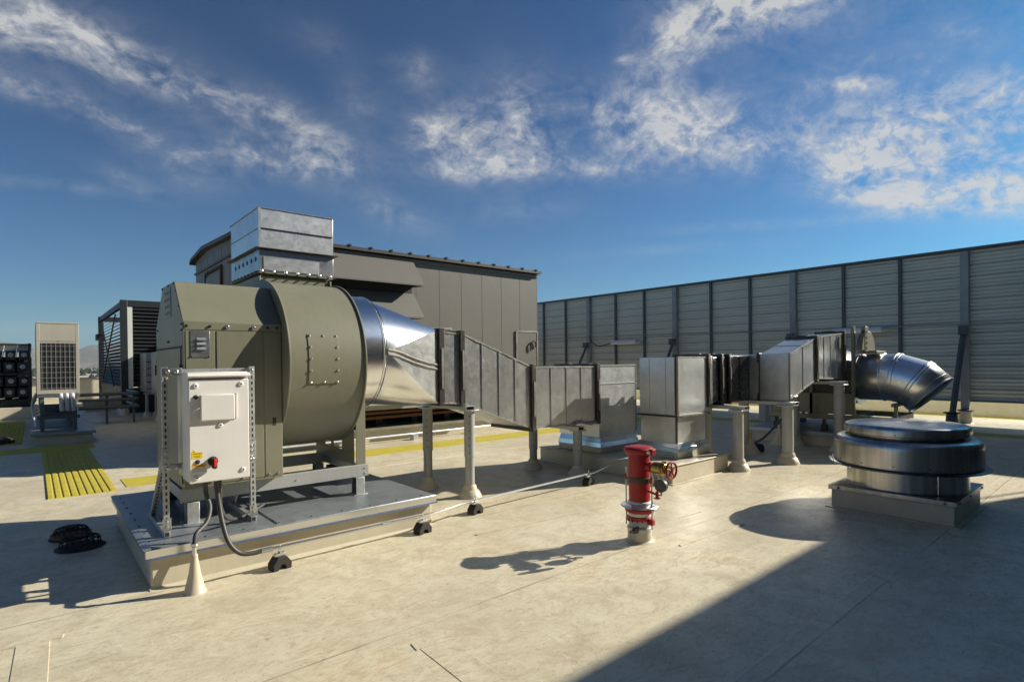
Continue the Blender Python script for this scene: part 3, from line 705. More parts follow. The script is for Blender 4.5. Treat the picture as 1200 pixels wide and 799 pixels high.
MB().tube([(9.2,3.84,1.0),(9.22,3.82,1.05),(9.32,3.82,1.06),(9.34,3.84,1.01)], .012, 6).build('handle', M['cleat'], d2)

# ---- duct supports
def foot(par, x, y, r=.085, h=.15):
    mb = MB(); mb.lathe([(r+.09, 0), (r+.085, .02), (r+.055, h*.5), (r+.03, h*.62), (r+.02, h*.9), (r+.012, h)], (x, y, .001), 20); return mb.build('pitch_boot', M['cream'], par)
def post(par, x, y, r, top, z0=.0, mat='pipe', sleeve=True):
    mb = MB(); mb.cyl((x, y, z0), (x, y, top), r, 20); o = mb.build('post', M[mat], par)
    if sleeve:
        mb = MB(); zs = z0+(top-z0)*.46; mb.lathe([(r+.001, 0), (r+.008, .002), (r+.008, top-zs-.005), (r+.001, top-zs)], (x, y, zs), 20); sl = mb.build('sleeve', M[mat], o)
        mb = MB(); n = int((top-zs)/.09)
        for k in range(n):
            a = -2.2; mb.box((x-.012+(r+.008)*math.cos(a), y-.004+(r+.008)*math.sin(a), zs+.05+k*.09), (x+.004+(r+.009)*math.cos(a), y+.004+(r+.009)*math.sin(a), zs+.06+k*.09))
        mb.build('slot', M['black'], sl)
    return o
def stand(pts, top, r, ax, ay0, ay1, label, sleeve=True, h=.15, w=.06):
    s = root('duct_support', (pts[0][0], (ay0+ay1)/2, 0), label, 'duct support', 'post stands under the ducts')
    for (x, y) in pts: post(s, x, y, r, top, sleeve=sleeve); foot(s, x, y, r, h)
    mb = MB(); mb.box((ax-w, ay0, top), (ax+w, ay1, top+.006)); mb.box((ax-w, ay0, top+.0061), (ax-w+.005, ay1, top+.045)); mb.box((ax+w-.005, ay0, top+.0061), (ax+w, ay1, top+.045)); mb.box((ax-w-.015, ay0, top+.0451), (ax+w+.015, ay1, top+.05)); mb.build('cross_bar', M['strut'], s)
    for (x, y) in pts: MB().box((x-r-.03, y-r-.03, top-.02), (x+r+.03, y+r+.03, top-.0005)).build('cap_plate', M['strut'], s, bev=.003)
    return s
stand([(4.07, 5.56), (3.95, 6.33)], 1.075, .058, 4.0, 5.44, 6.46, 'pair of grey posts under the high end of the long duct, nearest the olive fan')
stand([(5.99, 5.53), (5.86, 6.34)], .665, .06, 5.95, 5.42, 6.44, 'short pair of posts under the low end of the long duct')
stand([(8.00, 4.13), (8.55, 4.95)], .905, .075, 8.05, 4.02, 5.2, 'pale post stand under the painted dark bands just right of the cream double curb', False, .17, .085)
stand([(9.08, 3.87), (9.5, 4.8)], .925, .085, 9.1, 3.74, 5.0, 'pale post stand under the corner where the second duct starts to rise', False, .17, .09)
stand([(10.82, 3.72), (11.0, 4.56)], 1.20, .085, 10.85, 3.62, 4.75, 'tall pale post stand under the widening duct end in front of the far fan', False, .17, .09)

# ================================================================== FAR FAN
fc = root('equipment_curb', (12.1, 4.2, 0), 'shaded cream curb with blue grey cap under the far fan', 'roof curb')
MB().box((11.25, 2.9, 0), (13.3, 5.45, .20)).build('curb_body', M['cream'], fc, bev=.01)
MB().box((11.17, 2.82, .201), (13.38, 5.53, .285)).build('cap', M['plate'], fc, bev=.006)
f2 = root('centrifugal_fan', (12.1, 4.4, .285), 'smaller dark centrifugal fan behind the second duct with a bent exhaust pipe', 'fan')
mb = MB()
for x in (11.42, 12.75): mb.box((x, 3.1, .50), (x+.06, 5.25, .60))
for y in (3.1, 3.72, 4.5, 5.2): mb.box((11.481, y, .51), (12.749, y+.06, .59))
mb.build('base_frame', M['fan'], f2, bev=.003)
for x, y in ((11.47, 3.2), (11.47, 4.2), (11.47, 5.1), (12.75, 3.2), (12.75, 5.1)):
    o = MB().box((x-.05, y-.05, .285), (x+.05, y+.05, .40)).box((x-.03, y-.03, .401), (x+.03, y+.03, .499)).build('vibration_isolator', M['blacksteel'], f2, bev=.004)
pr = [(4.55-.66*math.sin(t), 1.30+.66*math.cos(t)) for t in [2*PI*i/40 for i in range(40)]]
MB().prism([(3.74,.605),(5.2,.605),(5.2,1.0),(3.74,1.0)], 'x', 11.48, 11.5).build('pedestal', M['fan'], f2)
MB().prism([(4.35-.62*math.sin(t), 1.24+.62*math.cos(t)) for t in [2*PI*i/48 for i in range(48)]], 'x', 11.53, 12.45).build('scroll', M['fan_dark'], f2)
MB().box((11.5, 4.6, .61), (12.5, 5.2, 1.3)).build('motor_housing', M['fan'], f2, bev=.01)
for y in (3.69, 4.42): MB().box((11.48, y, .605), (11.53, y+.05, 1.24 if y > 4 else 2.23)).build('upright', M['fan'], f2)
MB().box((11.56, 3.70, .61), (11.60, 3.735, 2.26)).build('flange_plate', M['galv_dull'], f2)
mb = MB(); mb.box((11.63, 3.55, 1.78), (11.80, 3.62, 2.24)); g_ = mb.build('belt_guard', M['fan'], f2, bev=.004)
mb = MB()
for k in range(4): mb.cyl((11.629, 3.585, 1.84+k*.1), (11.622, 3.585, 1.84+k*.1), .028, 12)
for k in range(4): mb.cyl((11.70, 3.549, 1.84+k*.1), (11.70, 3.543, 1.84+k*.1), .030, 12)
mb.build('slot', M['ink'], g_)
mb = MB(); mb.prism([(11.85+.36*math.cos(t), 1.80+.36*math.sin(t)) for t in [PI*i/24 for i in range(25)]], 'y', 3.56, 3.66); mb.build('drive_cover', M['fan'], f2, bev=.01)
MB().box((11.80, 3.42, 1.745), (12.35, 3.66, 1.79)).build('motor_shelf', M['fan'], f2, bev=.004)
for x in (11.6, 12.5): MB().box((x, 3.05, .60), (x+.05, 3.1, .85)).build('pipe_cradle', M['fan'], f2)
MB().box((11.55, 3.08, .78), (12.6, 3.13, .84)).build('pipe_cradle', M['fan'], f2)
# exhaust elbow, spiral seams and gores
el = root('exhaust_elbow', (12.0, 3.2, 1.3), 'shiny round galvanized exhaust pipe bent downward at the right of the far fan', 'pipe')
rp = .43
path = [Vector((12.0, 3.72, 1.30)), Vector((12.0, 3.17, 1.30)), Vector((12.0, 2.85, 1.19)), Vector((12.0, 2.64, .99))]
def section(p, nrm, r, seg=64):
    nrm = nrm.normalized(); a = Vector((1,0,0)); b_ = nrm.cross(a); return [p+(a*math.cos(2*PI*k/seg)+b_*math.sin(2*PI*k/seg))*r for k in range(seg)]
def mitre(i):
    d0 = (path[i]-path[i-1]).normalized() if i else (path[1]-path[0]).normalized(); d1_ = (path[i+1]-path[i]).normalized() if i < 3 else d0
    n = (d0+d1_).normalized(); k = 1/max(.5, n.dot(d0)); return n, k
vs = []; fs = []; seg = 64
rings = []
for i in range(4):
    n, k = mitre(i); n_ = n; a = Vector((1,0,0)); b_ = n_.cross(a).normalized()
    rings.append([path[i]+(a*math.cos(2*PI*q/seg)+b_*math.sin(2*PI*q/seg)*k)*rp for q in range(seg)])
for r_ in rings: vs += r_
for i in range(3): fs += [(i*seg+q, i*seg+(q+1)%seg, (i+1)*seg+(q+1)%seg, (i+1)*seg+q) for q in range(seg)]
m_ = MB(); m_.add(vs, fs); pe = m_.build('pipe_wall', M['galv_pipe'], el, sharp=12)
sd = pe.modifiers.new('thickness', 'SOLIDIFY'); sd.thickness = .006
def bead(par, pt, n, k=1, rr=rp+.004, th=.010):
    a = Vector((1,0,0)); b_ = n.cross(a).normalized(); pts = [pt+(a*math.cos(2*PI*q/seg)+b_*math.sin(2*PI*q/seg)*k)*rr for q in range(seg+1)]
    m = MB(); m.tube(pts, th, 6, False); m.build('bead', M['galv_pipe'], par)
yv = Vector((0,-1,0)); bead(pe, Vector((12.0, 3.34, 1.30)), yv)
for i in (1, 2):
    n, k = mitre(i)
    for s_ in (-.028, .028): bead(pe, path[i]+n*s_, n, k)
dE = (path[3]-path[2]).normalized(); bead(pe, path[3]-dE*.10, dE, 1, rp+.002, .005); bead(pe, path[3], dE, 1, rp+.002, .004)
mb = MB(); mb.lathe([(rp+.005, 0), (rp+.09, 0), (rp+.09, .012), (rp+.005, .012)], (12.0, 3.722, 1.30), 48, 'y', False); mb.build('pipe_flange', M['galv_dull'], el)
# bird screen inside the mouth
mb = MB(); a = Vector((1,0,0)); b_ = dE.cross(a).normalized(); o_ = path[3]-dE*.03
for k in range(-7, 8):
    t = k*.055; hw = math.sqrt(max(0, (rp-.01)**2-t*t))
    mb.tube([o_+a*t-b_*hw, o_+a*t+b_*hw], .002, 4); mb.tube([o_+b_*t-a*hw, o_+b_*t+a*hw], .002, 4)
mb.build('bird_screen', M['blacksteel'], el)
# ================================================================== CONTROL PANEL
cs = root('strut_stand', (1.1, 5.12, .307), 'slotted steel strut stand holding the white control cabinet', 'stand')
def strut(mb, p, q, w=.041, slots=True, face=None):
    p, q = Vector(p), Vector(q); d = (q-p); L = d.length; d.normalize()
    side = Vector((1,0,0)) if abs(d.x) < .9 else Vector((0,1,0)); side = (side-d*side.dot(d)).normalized(); n = d.cross(side).normalized()
    t = .003; h = w/2
    def bar(s0, s1, n0, n1):
        mb.hexa([p+side*s0+n*n0, p+side*s1+n*n0, p+side*s1+n*n1, p+side*s0+n*n1], [q+side*s0+n*n0, q+side*s1+n*n0, q+side*s1+n*n1, q+side*s0+n*n1])
    return d, side, n, L, bar
def slotted(name, p, q, par, w=.041, slotside=(-1, 0, 0)):
    mb = MB(); d, side, n, L, bar = strut(mb, p, q, w); h = w/2
    bar(-h, h, -h, -h+.003); bar(-h, h, h-.003, h); bar(-h, -h+.003, -h+.003, h-.003); bar(h-.003, h, -h+.003, h-.003)
    o = mb.build(name, M['strut'], par, bev=.001)
    mb = MB(); P_ = Vector(p); k = .035
    while k < L-.03:
        c_ = P_+d*k
        for s_, nn in ((side, n), (n, side)):
            for sg in (-1, 1):
                cc = c_+s_*sg*(h+.0006); a_ = nn*.0065; b_ = d*.014; e = s_*sg*.0004
                mb.add([cc-a_-b_, cc+a_-b_, cc+a_+b_, cc-a_+b_], [(0,1,2,3)])
        k += .05
    mb.build('slot', M['ink'], o); return o
for x in (.782, 1.425):
    slotted('post', (x, 5.12, .36), (x, 5.12, 1.64), cs); slotted('diagonal_brace', (x, 5.76, .36), (x, 5.16, .92), cs)
    mb = MB(); mb.box((x-.021, 5.09, .308), (x+.021, 5.84, .349)); fo = mb.build('foot_rail', M['strut'], cs, bev=.002)
    MB().box((x-.015, 5.0895, .313), (x+.015, 5.0905, .344)).build('rail_end', M['ink'], fo)
    mb = MB(); mb.box((x-.03, 5.093, .35), (x+.03, 5.098, .45)); br = mb.build('bracket', M['zinc_bolt'], cs, bev=.001)
    for z in (.385, .425): MB().bolt((x, 5.093, z), (0,-1,0), .014, .016).build('bolt', M['zinc_bolt'], br)
    mb = MB(); mb.box((x-.026, 5.093, .84), (x+.026, 5.098, 1.0)); br = mb.build('bracket', M['strut'], cs, bev=.001)
    for z in (.87, .92, .965): MB().bolt((x, 5.093, z), (0,-1,0), .012, .014).build('bolt', M['zinc_bolt'], br)
for z in (.845, 1.605):
    MB().box((.765, 5.142, z-.02), (1.443, 5.183, z+.02)).build('cross_rail', M['strut'], cs, bev=.002)
    for x in (.80, .86, 1.42): MB().bolt((x, 5.095, z), (0,-1,0), .016, .014).build('bolt', M['zinc_bolt'], cs)
MB().box((.762, 5.092, 1.575), (.90, 5.0975, 1.635)).build('bracket', M['zinc_bolt'], cs, bev=.001)

box = root('control_cabinet', (1.08, 4.95, .775), 'white electrical control cabinet with red and black rotary switch on a strut stand', 'control box')
bx0, bx1, by, bz0, bz1 = .868, 1.292, 4.70, .775, 1.60
MB().box((bx0+.006, 4.935, bz0+.012), (bx1-.006, 5.14, bz1-.01)).build('cabinet_body', M['galv_dull'], box, bev=.004)
MB().box((bx0, 4.735, bz0+.002), (bx1, 4.934, bz1)).build('cabinet_rim', M['white'], box, bev=.006)
dr = MB().box((bx0+.002, by, bz0-.005), (bx1-.002, 4.7345, bz1-.055)).build('door', M['white'], box, bev=.006)
mb = MB(); mb.prism([(4.7345, bz1-.006), (4.69, bz1-.006), (4.675, bz1-.03), (4.69, bz1-.034), (4.7345, bz1-.052)], 'x', bx0-.006, bx1+.006); mb.build('drip_hood', M['white'], box, bev=.003)
wd = MB().box((.945, by-.028, 1.235), (1.180, by-.0005, 1.43)).build('window_cover', M['white'], dr, bev=.006)
mb = MB(); mb.box((1.192, by-.012, 1.24), (1.202, by-.0006, 1.435)); mb.box((1.1861, by-.010, 1.25), (1.1919, by-.001, 1.262)); mb.box((1.1861, by-.010, 1.41), (1.1919, by-.001, 1.422)); mb.build('hinge', M['white'], wd, bev=.001)
MB().tube([(.944, by-.02, 1.335), (.92, by-.03, 1.325), (.90, by-.03, 1.312)], .003, 6).build('latch_pin', M['strut'], wd)
def quarter(x, z, r=.013, mat='white'):
    mb = MB(); mb.lathe([(r+.007, 0), (r+.005, -.006), (r, -.010), (0.001, -.010)], (x, by, z), 20, 'y'); o = mb.build('quarter_turn_lock', M[mat], dr)
    MB().cyl((x, by-.0101, z), (x, by-.0115, z), .006, 8).build('key_slot', M['ink'], o)
for x, z in ((.918, 1.50), (1.232, 1.505), (1.083, 1.195), (1.24, .835), (.918, .812)): quarter(x, z)
for x, z in ((.918, 1.415), (.925, .93)): quarter(x, z, .010, 'black')
sx_, sz_ = 1.028, .925
mb = MB(); mb.lathe([(.036, 0), (.034, -.012), (.029, -.02), (.001, -.02)], (sx_, by, sz_), 32, 'y'); swb = mb.build('rotary_switch', M['black'], dr, bev=0)
mb = MB(); mb.prism([(sx_-.016+0, sz_+.03), (sx_-.014, sz_-.05), (sx_+.006, sz_-.056), (sx_+.020, sz_-.045), (sx_+.018, sz_+.03)], 'y', by-.055, by-.0205); hd = mb.build('switch_handle', M['black'], swb, bev=.005)
MB().prism([(sx_-.004, sz_+.024), (sx_-.004, sz_-.036), (sx_+.011, sz_-.036), (sx_+.013, sz_+.024)], 'y', by-.059, by-.0555).build('red_insert', M['redplastic'], hd if False else swb, bev=.002)
# stickers
O_ = dr['_o']
yl = MB(); yl.box((.886, by-.0012, .955), (.958, by-.0003, 1.003)); yl.prism([(.886, 1.0035), (.916, 1.0035), (.900, 1.024)], 'y', by-.0012, by-.0003); yl.build('warning_sticker', M['yellow_label'], dr)
rotx = Matrix.Rotation(PI/2, 4, 'X')
text_mesh('warning_text', 'WARNING', .013, M['ink'], dr, (.925, by-.0014, .992), rotx, O_)
text_mesh('warning_text', 'Risk of electric\nshock inside', .008, M['ink'], dr, (.922, by-.0014, .971), rotx, O_)
MB().prism([(.895,1.006),(.905,1.006),(.900,1.015)], 'y', by-.0016, by-.0013).build('warning_triangle', M['ink'], dr)
gl = MB(); gl.box((.888, by-.0012, .855), (.978, by-.0003, .8895)); gl.build('rating_label', M['grey_label'], dr)
ol = MB(); ol.box((.888, by-.0012, .890), (.978, by-.0003, .911)); ol.build('warning_label', M['orange_label'], dr)
text_mesh('warning_text', '! WARNING', .013, M['ink'], dr, (.935, by-.0014, .900), rotx, O_)

# flexible conduits from the cabinet
def cond(name, pts, r, label, mat='conduit', grp=None):
    mb = MB(); p = spline(pts, 10); mb.tube(p, r, 12); o = mb.build(name, M[mat], None, origin=pts[0]); return tag(o, label, 'conduit', grp)
cond('flexible_conduit', [(1.00, 4.83, .78), (1.005, 4.83, .66), (1.02, 4.78, .56), (.98, 4.70, .47), (.90, 4.63, .42), (.878, 4.60, .36), (.876, 4.60, .33)], .017, 'left dark flexible conduit bending from the cabinet down to the cream cone')
cond('flexible_conduit', [(1.07, 4.82, .78), (1.085, 4.80, .60), (1.10, 4.74, .42), (1.13, 4.68, .28), (1.20, 4.66, .195), (1.29, 4.655, .175), (1.36, 4.655, .178)], .018, 'front dark flexible conduit sweeping from the cabinet to the long steel conduit')
cond('flexible_conduit', [(1.11, 4.86, .78), (1.115, 4.87, .66), (1.13, 4.93, .52), (1.19, 5.02, .40), (1.30, 5.14, .345), (1.45, 5.28, .34), (1.6, 5.42, .36)], .015, 'rear dark flexible conduit curving from the cabinet toward the fan base')
mb = MB(); mb.lathe([(.078, 0), (.070, .01), (.040, .14), (.023, .25), (.022, .275), (.019, .278)], (.876, 4.60, 0), 28)
cn = root('conduit_boot', (.876, 4.60, 0), 'tall cream cone sealing a conduit in front of the large curb corner', 'pipe boot'); mb.build('cone', M['cream'], cn)
mb = MB(); mb.cyl((.876, 4.60, .27), (.876, 4.60, .34), .016, 14); mb.lathe([(.02, .335), (.024, .338), (.024, .355), (.02, .358)], (.876, 4.60, 0), 14); mb.build('connector', M['zinc_bolt'], cn)
# steel conduit along the curb
cr_ = [(1.36, 4.655, .178), (2.0, 4.675, .172), (2.9, 4.70, .165), (3.05, 4.715, .166), (3.25, 4.79, .15), (3.42, 4.87, .14), (3.6, 4.905, .14), (4.6, 4.96, .142), (5.62, 5.00, .148), (5.72, 4.98, .16), (5.9, 4.88, .245), (6.02, 4.82, .30), (6.15, 4.78, .315), (6.5, 4.74, .315), (6.9, 4.55, .315), (7.2, 4.45, .315)]
mb = MB(); mb.tube(cr_, .0125, 10); cw = root('steel_conduit', (1.36, 4.655, .178), 'long thin steel conduit running on black blocks in front of the large curb', 'conduit'); mb.build('tube', M['zinc_bolt'], cw)
mb = MB(); mb.cyl((1.355, 4.655, .178), (1.44, 4.657, .178), .019, 12); mb.cyl((2.42, 4.688, .168), (2.50, 4.69, .168), .018, 12); mb.build_each('coupling', M['zinc_bolt'], cw)
def block(x, y, rz, label, cone=None):
    r = root('conduit_block', (0, 0, 0), label, 'support block', 'black rubber blocks under the conduit')
    mb = MB(); mb.prism([(-.075, 0), (-.030, 0), (-.028, .022), (-.016, .038), (0, .043), (.016, .038), (.028, .022), (.030, 0), (.075, 0), (.078, .05), (.035, .105), (-.035, .105), (-.078, .05)], 'y', -.05, .05)
    mb.build('rubber_body', M['black'], r, bev=.004)
    mb = MB(); mb.box((-.045, -.021, .106), (.045, .021, .127)); c_ = mb.build('strut_channel', M['strut'], r, bev=.001)
    mb = MB(); mb.frame('x', -.006, .006, (-.018, .128), (.018, .168), .005); cl = mb.build('pipe_clamp', M['zinc_bolt'], r)
    MB().cyl((0, 0, .165), (0, 0, .195), .006, 8).build('clamp_bolt', M['zinc_bolt'], cl)
    r.location = (x, y, 0); r.rotation_euler = (0, 0, rz); return r
block(1.50, 4.665, 1.3-1.3+.15, 'black rubber block at the left end of the long conduit, beside the cream cone')
block(2.86, 4.695, .15, 'black rubber block at the right front corner of the large curb')
block(3.66, 4.905, .15, 'black rubber block under the conduit next to the first near duct post')
block(5.62, 5.0, .15, 'black rubber block under the conduit left of the red standpipe')
# ================================================================== STANDPIPE
sx0, sy0 = 4.215, 3.13
st = root('standpipe', (sx0, sy0, 0), 'red fire standpipe with brass hose valve and red handwheel in the sunlit foreground', 'standpipe')
L = lambda prof, seg=36: MB().lathe(prof, (sx0, sy0, 0), seg)
L([(.145, 0), (.125, .006), (.112, .02), (.108, .12), (.104, .125)]).build('membrane_boot', M['cream'], st)
L([(.112, .105), (.114, .107), (.114, .135), (.112, .138)]).build('clamp_band', M['strut'], st)
mb = MB(); mb.box((sx0-.15, sy0-.06, .105), (sx0-.09, sy0-.03, .150)); mb.bolt((sx0-.15, sy0-.045, .128), (-1,0,0), .014, .05); mb.build('clamp_screw', M['blacksteel'], st)
L([(.100, .12), (.100, .30), (.096, .31)]).build('lower_pipe', M['pipe'], st)
mb = L([(.106, .20), (.113, .203), (.113, .232), (.106, .235)])
for k in range(14): a = 2*PI*k/14; mb.box((sx0+.112*math.cos(a)-.008, sy0+.112*math.sin(a)-.008, .19), (sx0+.112*math.cos(a)+.008, sy0+.112*math.sin(a)+.008, .21))
mb.box((sx0-.02, sy0-.155, .17), (sx0+.02, sy0-.10, .22)); mb.build('grooved_coupling', M['red'], st, bev=.003)
L([(.104, .238), (.107, .24), (.104, .255), (.110, .262), (.104, .27)]).build('white_sealant', M['white'], st)
L([(.10, .272), (.13, .275), (.135, .30), (.12, .315), (.10, .318)]).build('lower_flange', M['red'], st, bev=.002)
L([(.095, .327), (.165, .322), (.172, .328), (.165, .336), (.12, .343), (.095, .350)]).build('rain_collar', M['zinc_bolt'], st)
mb = MB(); mb.lathe([(.098, .348), (.106, .352), (.104, .366), (.097, .372)], (sx0, sy0, 0), 36); mb.build('white_sealant', M['white'], st)
L([(.0965, .30), (.0965, .80), (.1, .805), (.1, .82)], 48).build('riser', M['red'], st)
mb = L([(.10, .800), (.128, .806), (.134, .825), (.134, .845), (.125, .857), (.098, .868), (.001, .868)], 48)
mb.box((sx0-.03, sy0-.165, .805), (sx0+.03, sy0-.11, .855)); mb.box((sx0-.03, sy0+.11, .81), (sx0+.03, sy0+.16, .855)); top = mb.build('top_coupling', M['red'], st, bev=.004)
MB().bolt((sx0-.04, sy0-.14, .83), (-1,0,0), .014, .03).build('coupling_bolt', M['zinc_bolt'], top)
L([(.1, .545), (.104, .547), (.104, .588), (.1, .59)]).build('riser_clamp', M['fan_dark'], st)
for dx, dy, zt in ((-.02, .135, .66), (.0, -.135, .66)):
    mb = MB(); mb.cyl((sx0+dx, sy0+dy, .13), (sx0+dx, sy0+dy, zt), .007, 8); rd = mb.build('threaded_rod', M['strut'], st)
    mb = MB(); mb.box((sx0+dx-.016, sy0+min(dy, dy*.75)-.014, .548), (sx0+dx+.016, sy0+max(dy, dy*.75)+.014, .586)); mb.bolt((sx0+dx, sy0+dy, .587), (0,0,1), .013, .02); mb.build('clamp_ear', M['stain'], st, bev=.003)
# hose valve outlet (direction mostly +x, slightly toward the camera's right)
dv = Vector((-.06, -1, 0)).normalized(); A = Vector((sx0, sy0, .695))
MB().tube([A+dv*.09, A+dv*.12, A+dv*.125, A+dv*.15, A+dv*.155, A+dv*.175], .03, 20, True, [.038, .036, .047, .047, .036, .036]).build('outlet_nipple', M['red'], st)
MB().tube([A+dv*.172, A+dv*.175, A+dv*.27, A+dv*.275, A+dv*.29, A+dv*.295], .05, 28, True, [.05, .054, .054, .046, .046, .04]).build('valve_body', M['brass'], st)
MB().tube([A+dv*.29, A+dv*.36], .016, 12).build('valve_stem', M['brass'], st)
mb = MB(); mb.box((sx0-.03, sy0-.29, .745), (sx0+.0, sy0-.26, .765)); mb.build('valve_lug', M['brass'], st)
pp = Vector((-dv.y, dv.x, 0)); up = Vector((0,0,1)); HC = A+dv*.355
# turn the wheel plane so the photo's oblique ellipse appears
wn = dv; w1 = pp; w2 = up
mb = MB(); mb.tube([HC+(w1*math.cos(2*PI*k/32)+w2*math.sin(2*PI*k/32))*.072 for k in range(33)], .0095, 8, False)
for k in range(5): a = 2*PI*k/5+.3; mb.tube([HC, HC+(w1*math.cos(a)+w2*math.sin(a))*.07], .007, 6)
mb.cyl(HC-wn*.012, HC+wn*.014, .016, 12); mb.build('handwheel', M['red'], st)
mb = MB(); mb.tube([A+dv*.21+Vector((0,0,-.05)), A+dv*.215+Vector((0,0,-.09)), A+dv*.24+Vector((0,0,-.115)), A+dv*.265+Vector((0,0,-.09)), A+dv*.27+Vector((0,0,-.045))], .003, 6); mb.build('chain', M['strut'], st)
# pressure gauge
B_ = Vector((sx0, sy0, .475)); 
MB().tube([B_+dv*.09, B_+dv*.21+Vector((0,0,-.02))], .010, 10).build('gauge_pipe', M['red'], st)
mb = MB(); q = B_+dv*.20+Vector((0,0,-.018)); mb.tube([q+Vector((.0,0,-.03)), q+Vector((0,0,.03))], .014, 10); mb.tube([q+Vector((0,0,-.03))+(dv*math.cos(2*PI*k/16)+pp*math.sin(2*PI*k/16))*.028 for k in range(17)], .005, 6, False); mb.build('gauge_valve', M['red'], st)
G0 = B_+dv*.245+Vector((0,0,.07)); MB().tube([B_+dv*.21+Vector((0,0,-.02)), B_+dv*.245+Vector((0,0,-.015)), B_+dv*.245+Vector((0,0,.02))], .008, 8).build('gauge_fitting', M['brass'], st)
gd = Vector((-1, -.1, 0)).normalized(); g1 = MB(); g1.tube([G0-gd*.02, G0-gd*.018, G0+gd*.018, G0+gd*.02], .06, 32, True, [.054, .058, .058, .05]); g1.build('pressure_gauge', M['fan_dark'], st)

# ================================================================== ROUND EXHAUST FAN
ex, ey = 7.35, 1.86
xc = root('exhaust_curb', (ex, ey, 0), 'square cream curb with metal cap under the low round aluminium exhaust fan', 'roof curb')
MB().box((6.76, 1.31, 0), (7.94, 2.41, .20)).build('curb_body', M['cream'], xc, bev=.006)
MB().box((6.735, 1.285, .201), (7.965, 2.435, .250)).build('cap', M['alum'], xc, bev=.004)
MB().box((6.71, 1.26, 0), (7.99, 2.46, .01)).build('flashing_skirt', M['lap'], xc)
for x in (6.84, 7.3, 7.86): MB().bolt((x, 1.285, .225), (0,-1,0), .012, .008).build('bolt', M['blacksteel'], xc)
for y in (1.38, 2.33): MB().bolt((6.735, y, .225), (-1,0,0), .014, .01).build('bolt', M['bluesteel'], xc)
xf = root('exhaust_fan', (ex, ey, .25), 'low round dark aluminium exhaust fan with domed lid at the right foreground', 'fan')
LL = lambda prof, nm, mat='alum', seg=96, sharp=30, par=None: MB().lathe(prof, (ex, ey, 0), seg).build(nm, M[mat], par or xf, sharp=sharp)
bs = LL([(.565, .252), (.560, .26), (.555, .49)], 'base_drum')
LL([(.48, .49), (.715, .478), (.732, .474), (.742, .480), (.742, .490), (.732, .496), (.685, .499)], 'rolled_lip', 'galv_dark')
sk = LL([(.685, .500), (.684, .70), (.682, .725), (.672, .752), (.655, .772), (.63, .786), (.58, .797), (.50, .803)], 'shroud', sharp=50)
LL([(.52, .803), (.52, .822), (.575, .826), (.583, .832), (.583, .885), (.578, .905), (.563, .921), (.545, .929), (.45, .938), (.30, .946), (.14, .950), (.001, .951)], 'lid', sharp=50)
for k in range(14):
    a = 2*PI*k/14+.1; MB().bolt((ex+.684*math.cos(a), ey+.684*math.sin(a), .535), (math.cos(a), math.sin(a), 0), .007, .006).build('rivet', M['ink'], sk)
    if k % 2: MB().bolt((ex+.583*math.cos(a), ey+.583*math.sin(a), .85), (math.cos(a), math.sin(a), 0), .007, .006).build('rivet', M['ink'], sk)
mb = MB(); a = -2.38; mb.box((ex+.556*math.cos(a)-.012, ey+.556*math.sin(a)-.006, .26), (ex+.556*math.cos(a)+.006, ey+.556*math.sin(a)+.006, .485)); mb.build('drum_seam', M['alum'], bs)
for z in (.30, .38, .45): a = -2.41; MB().bolt((ex+.556*math.cos(a), ey+.556*math.sin(a), z), (math.cos(a), math.sin(a), 0), .008, .006).build('rivet', M['ink'], bs)

# ================================================================== SCREEN WALL
W = 17.9; zb, zt = .575, 4.34; ys, ye = -2.5, 24.2
sw_ = root('screen_wall', (W, 10, 0), 'long pale green ribbed metal screen wall with grey posts across the right background', 'screen wall')
pr = []; z = zb; step_ = .0945
prf = [(W+.055, zb)]
while z < zt-.01:
    prf += [(W, z), (W, min(z+.058, zt)), (W+.04, min(z+.064, zt)), (W+.04, min(z+step_-.003, zt))]; z += step_
# every third rib carries the deep panel lap
prf.append((W+.055, zt)); mb = MB(); mb.prism(prf, 'y', ys, ye)
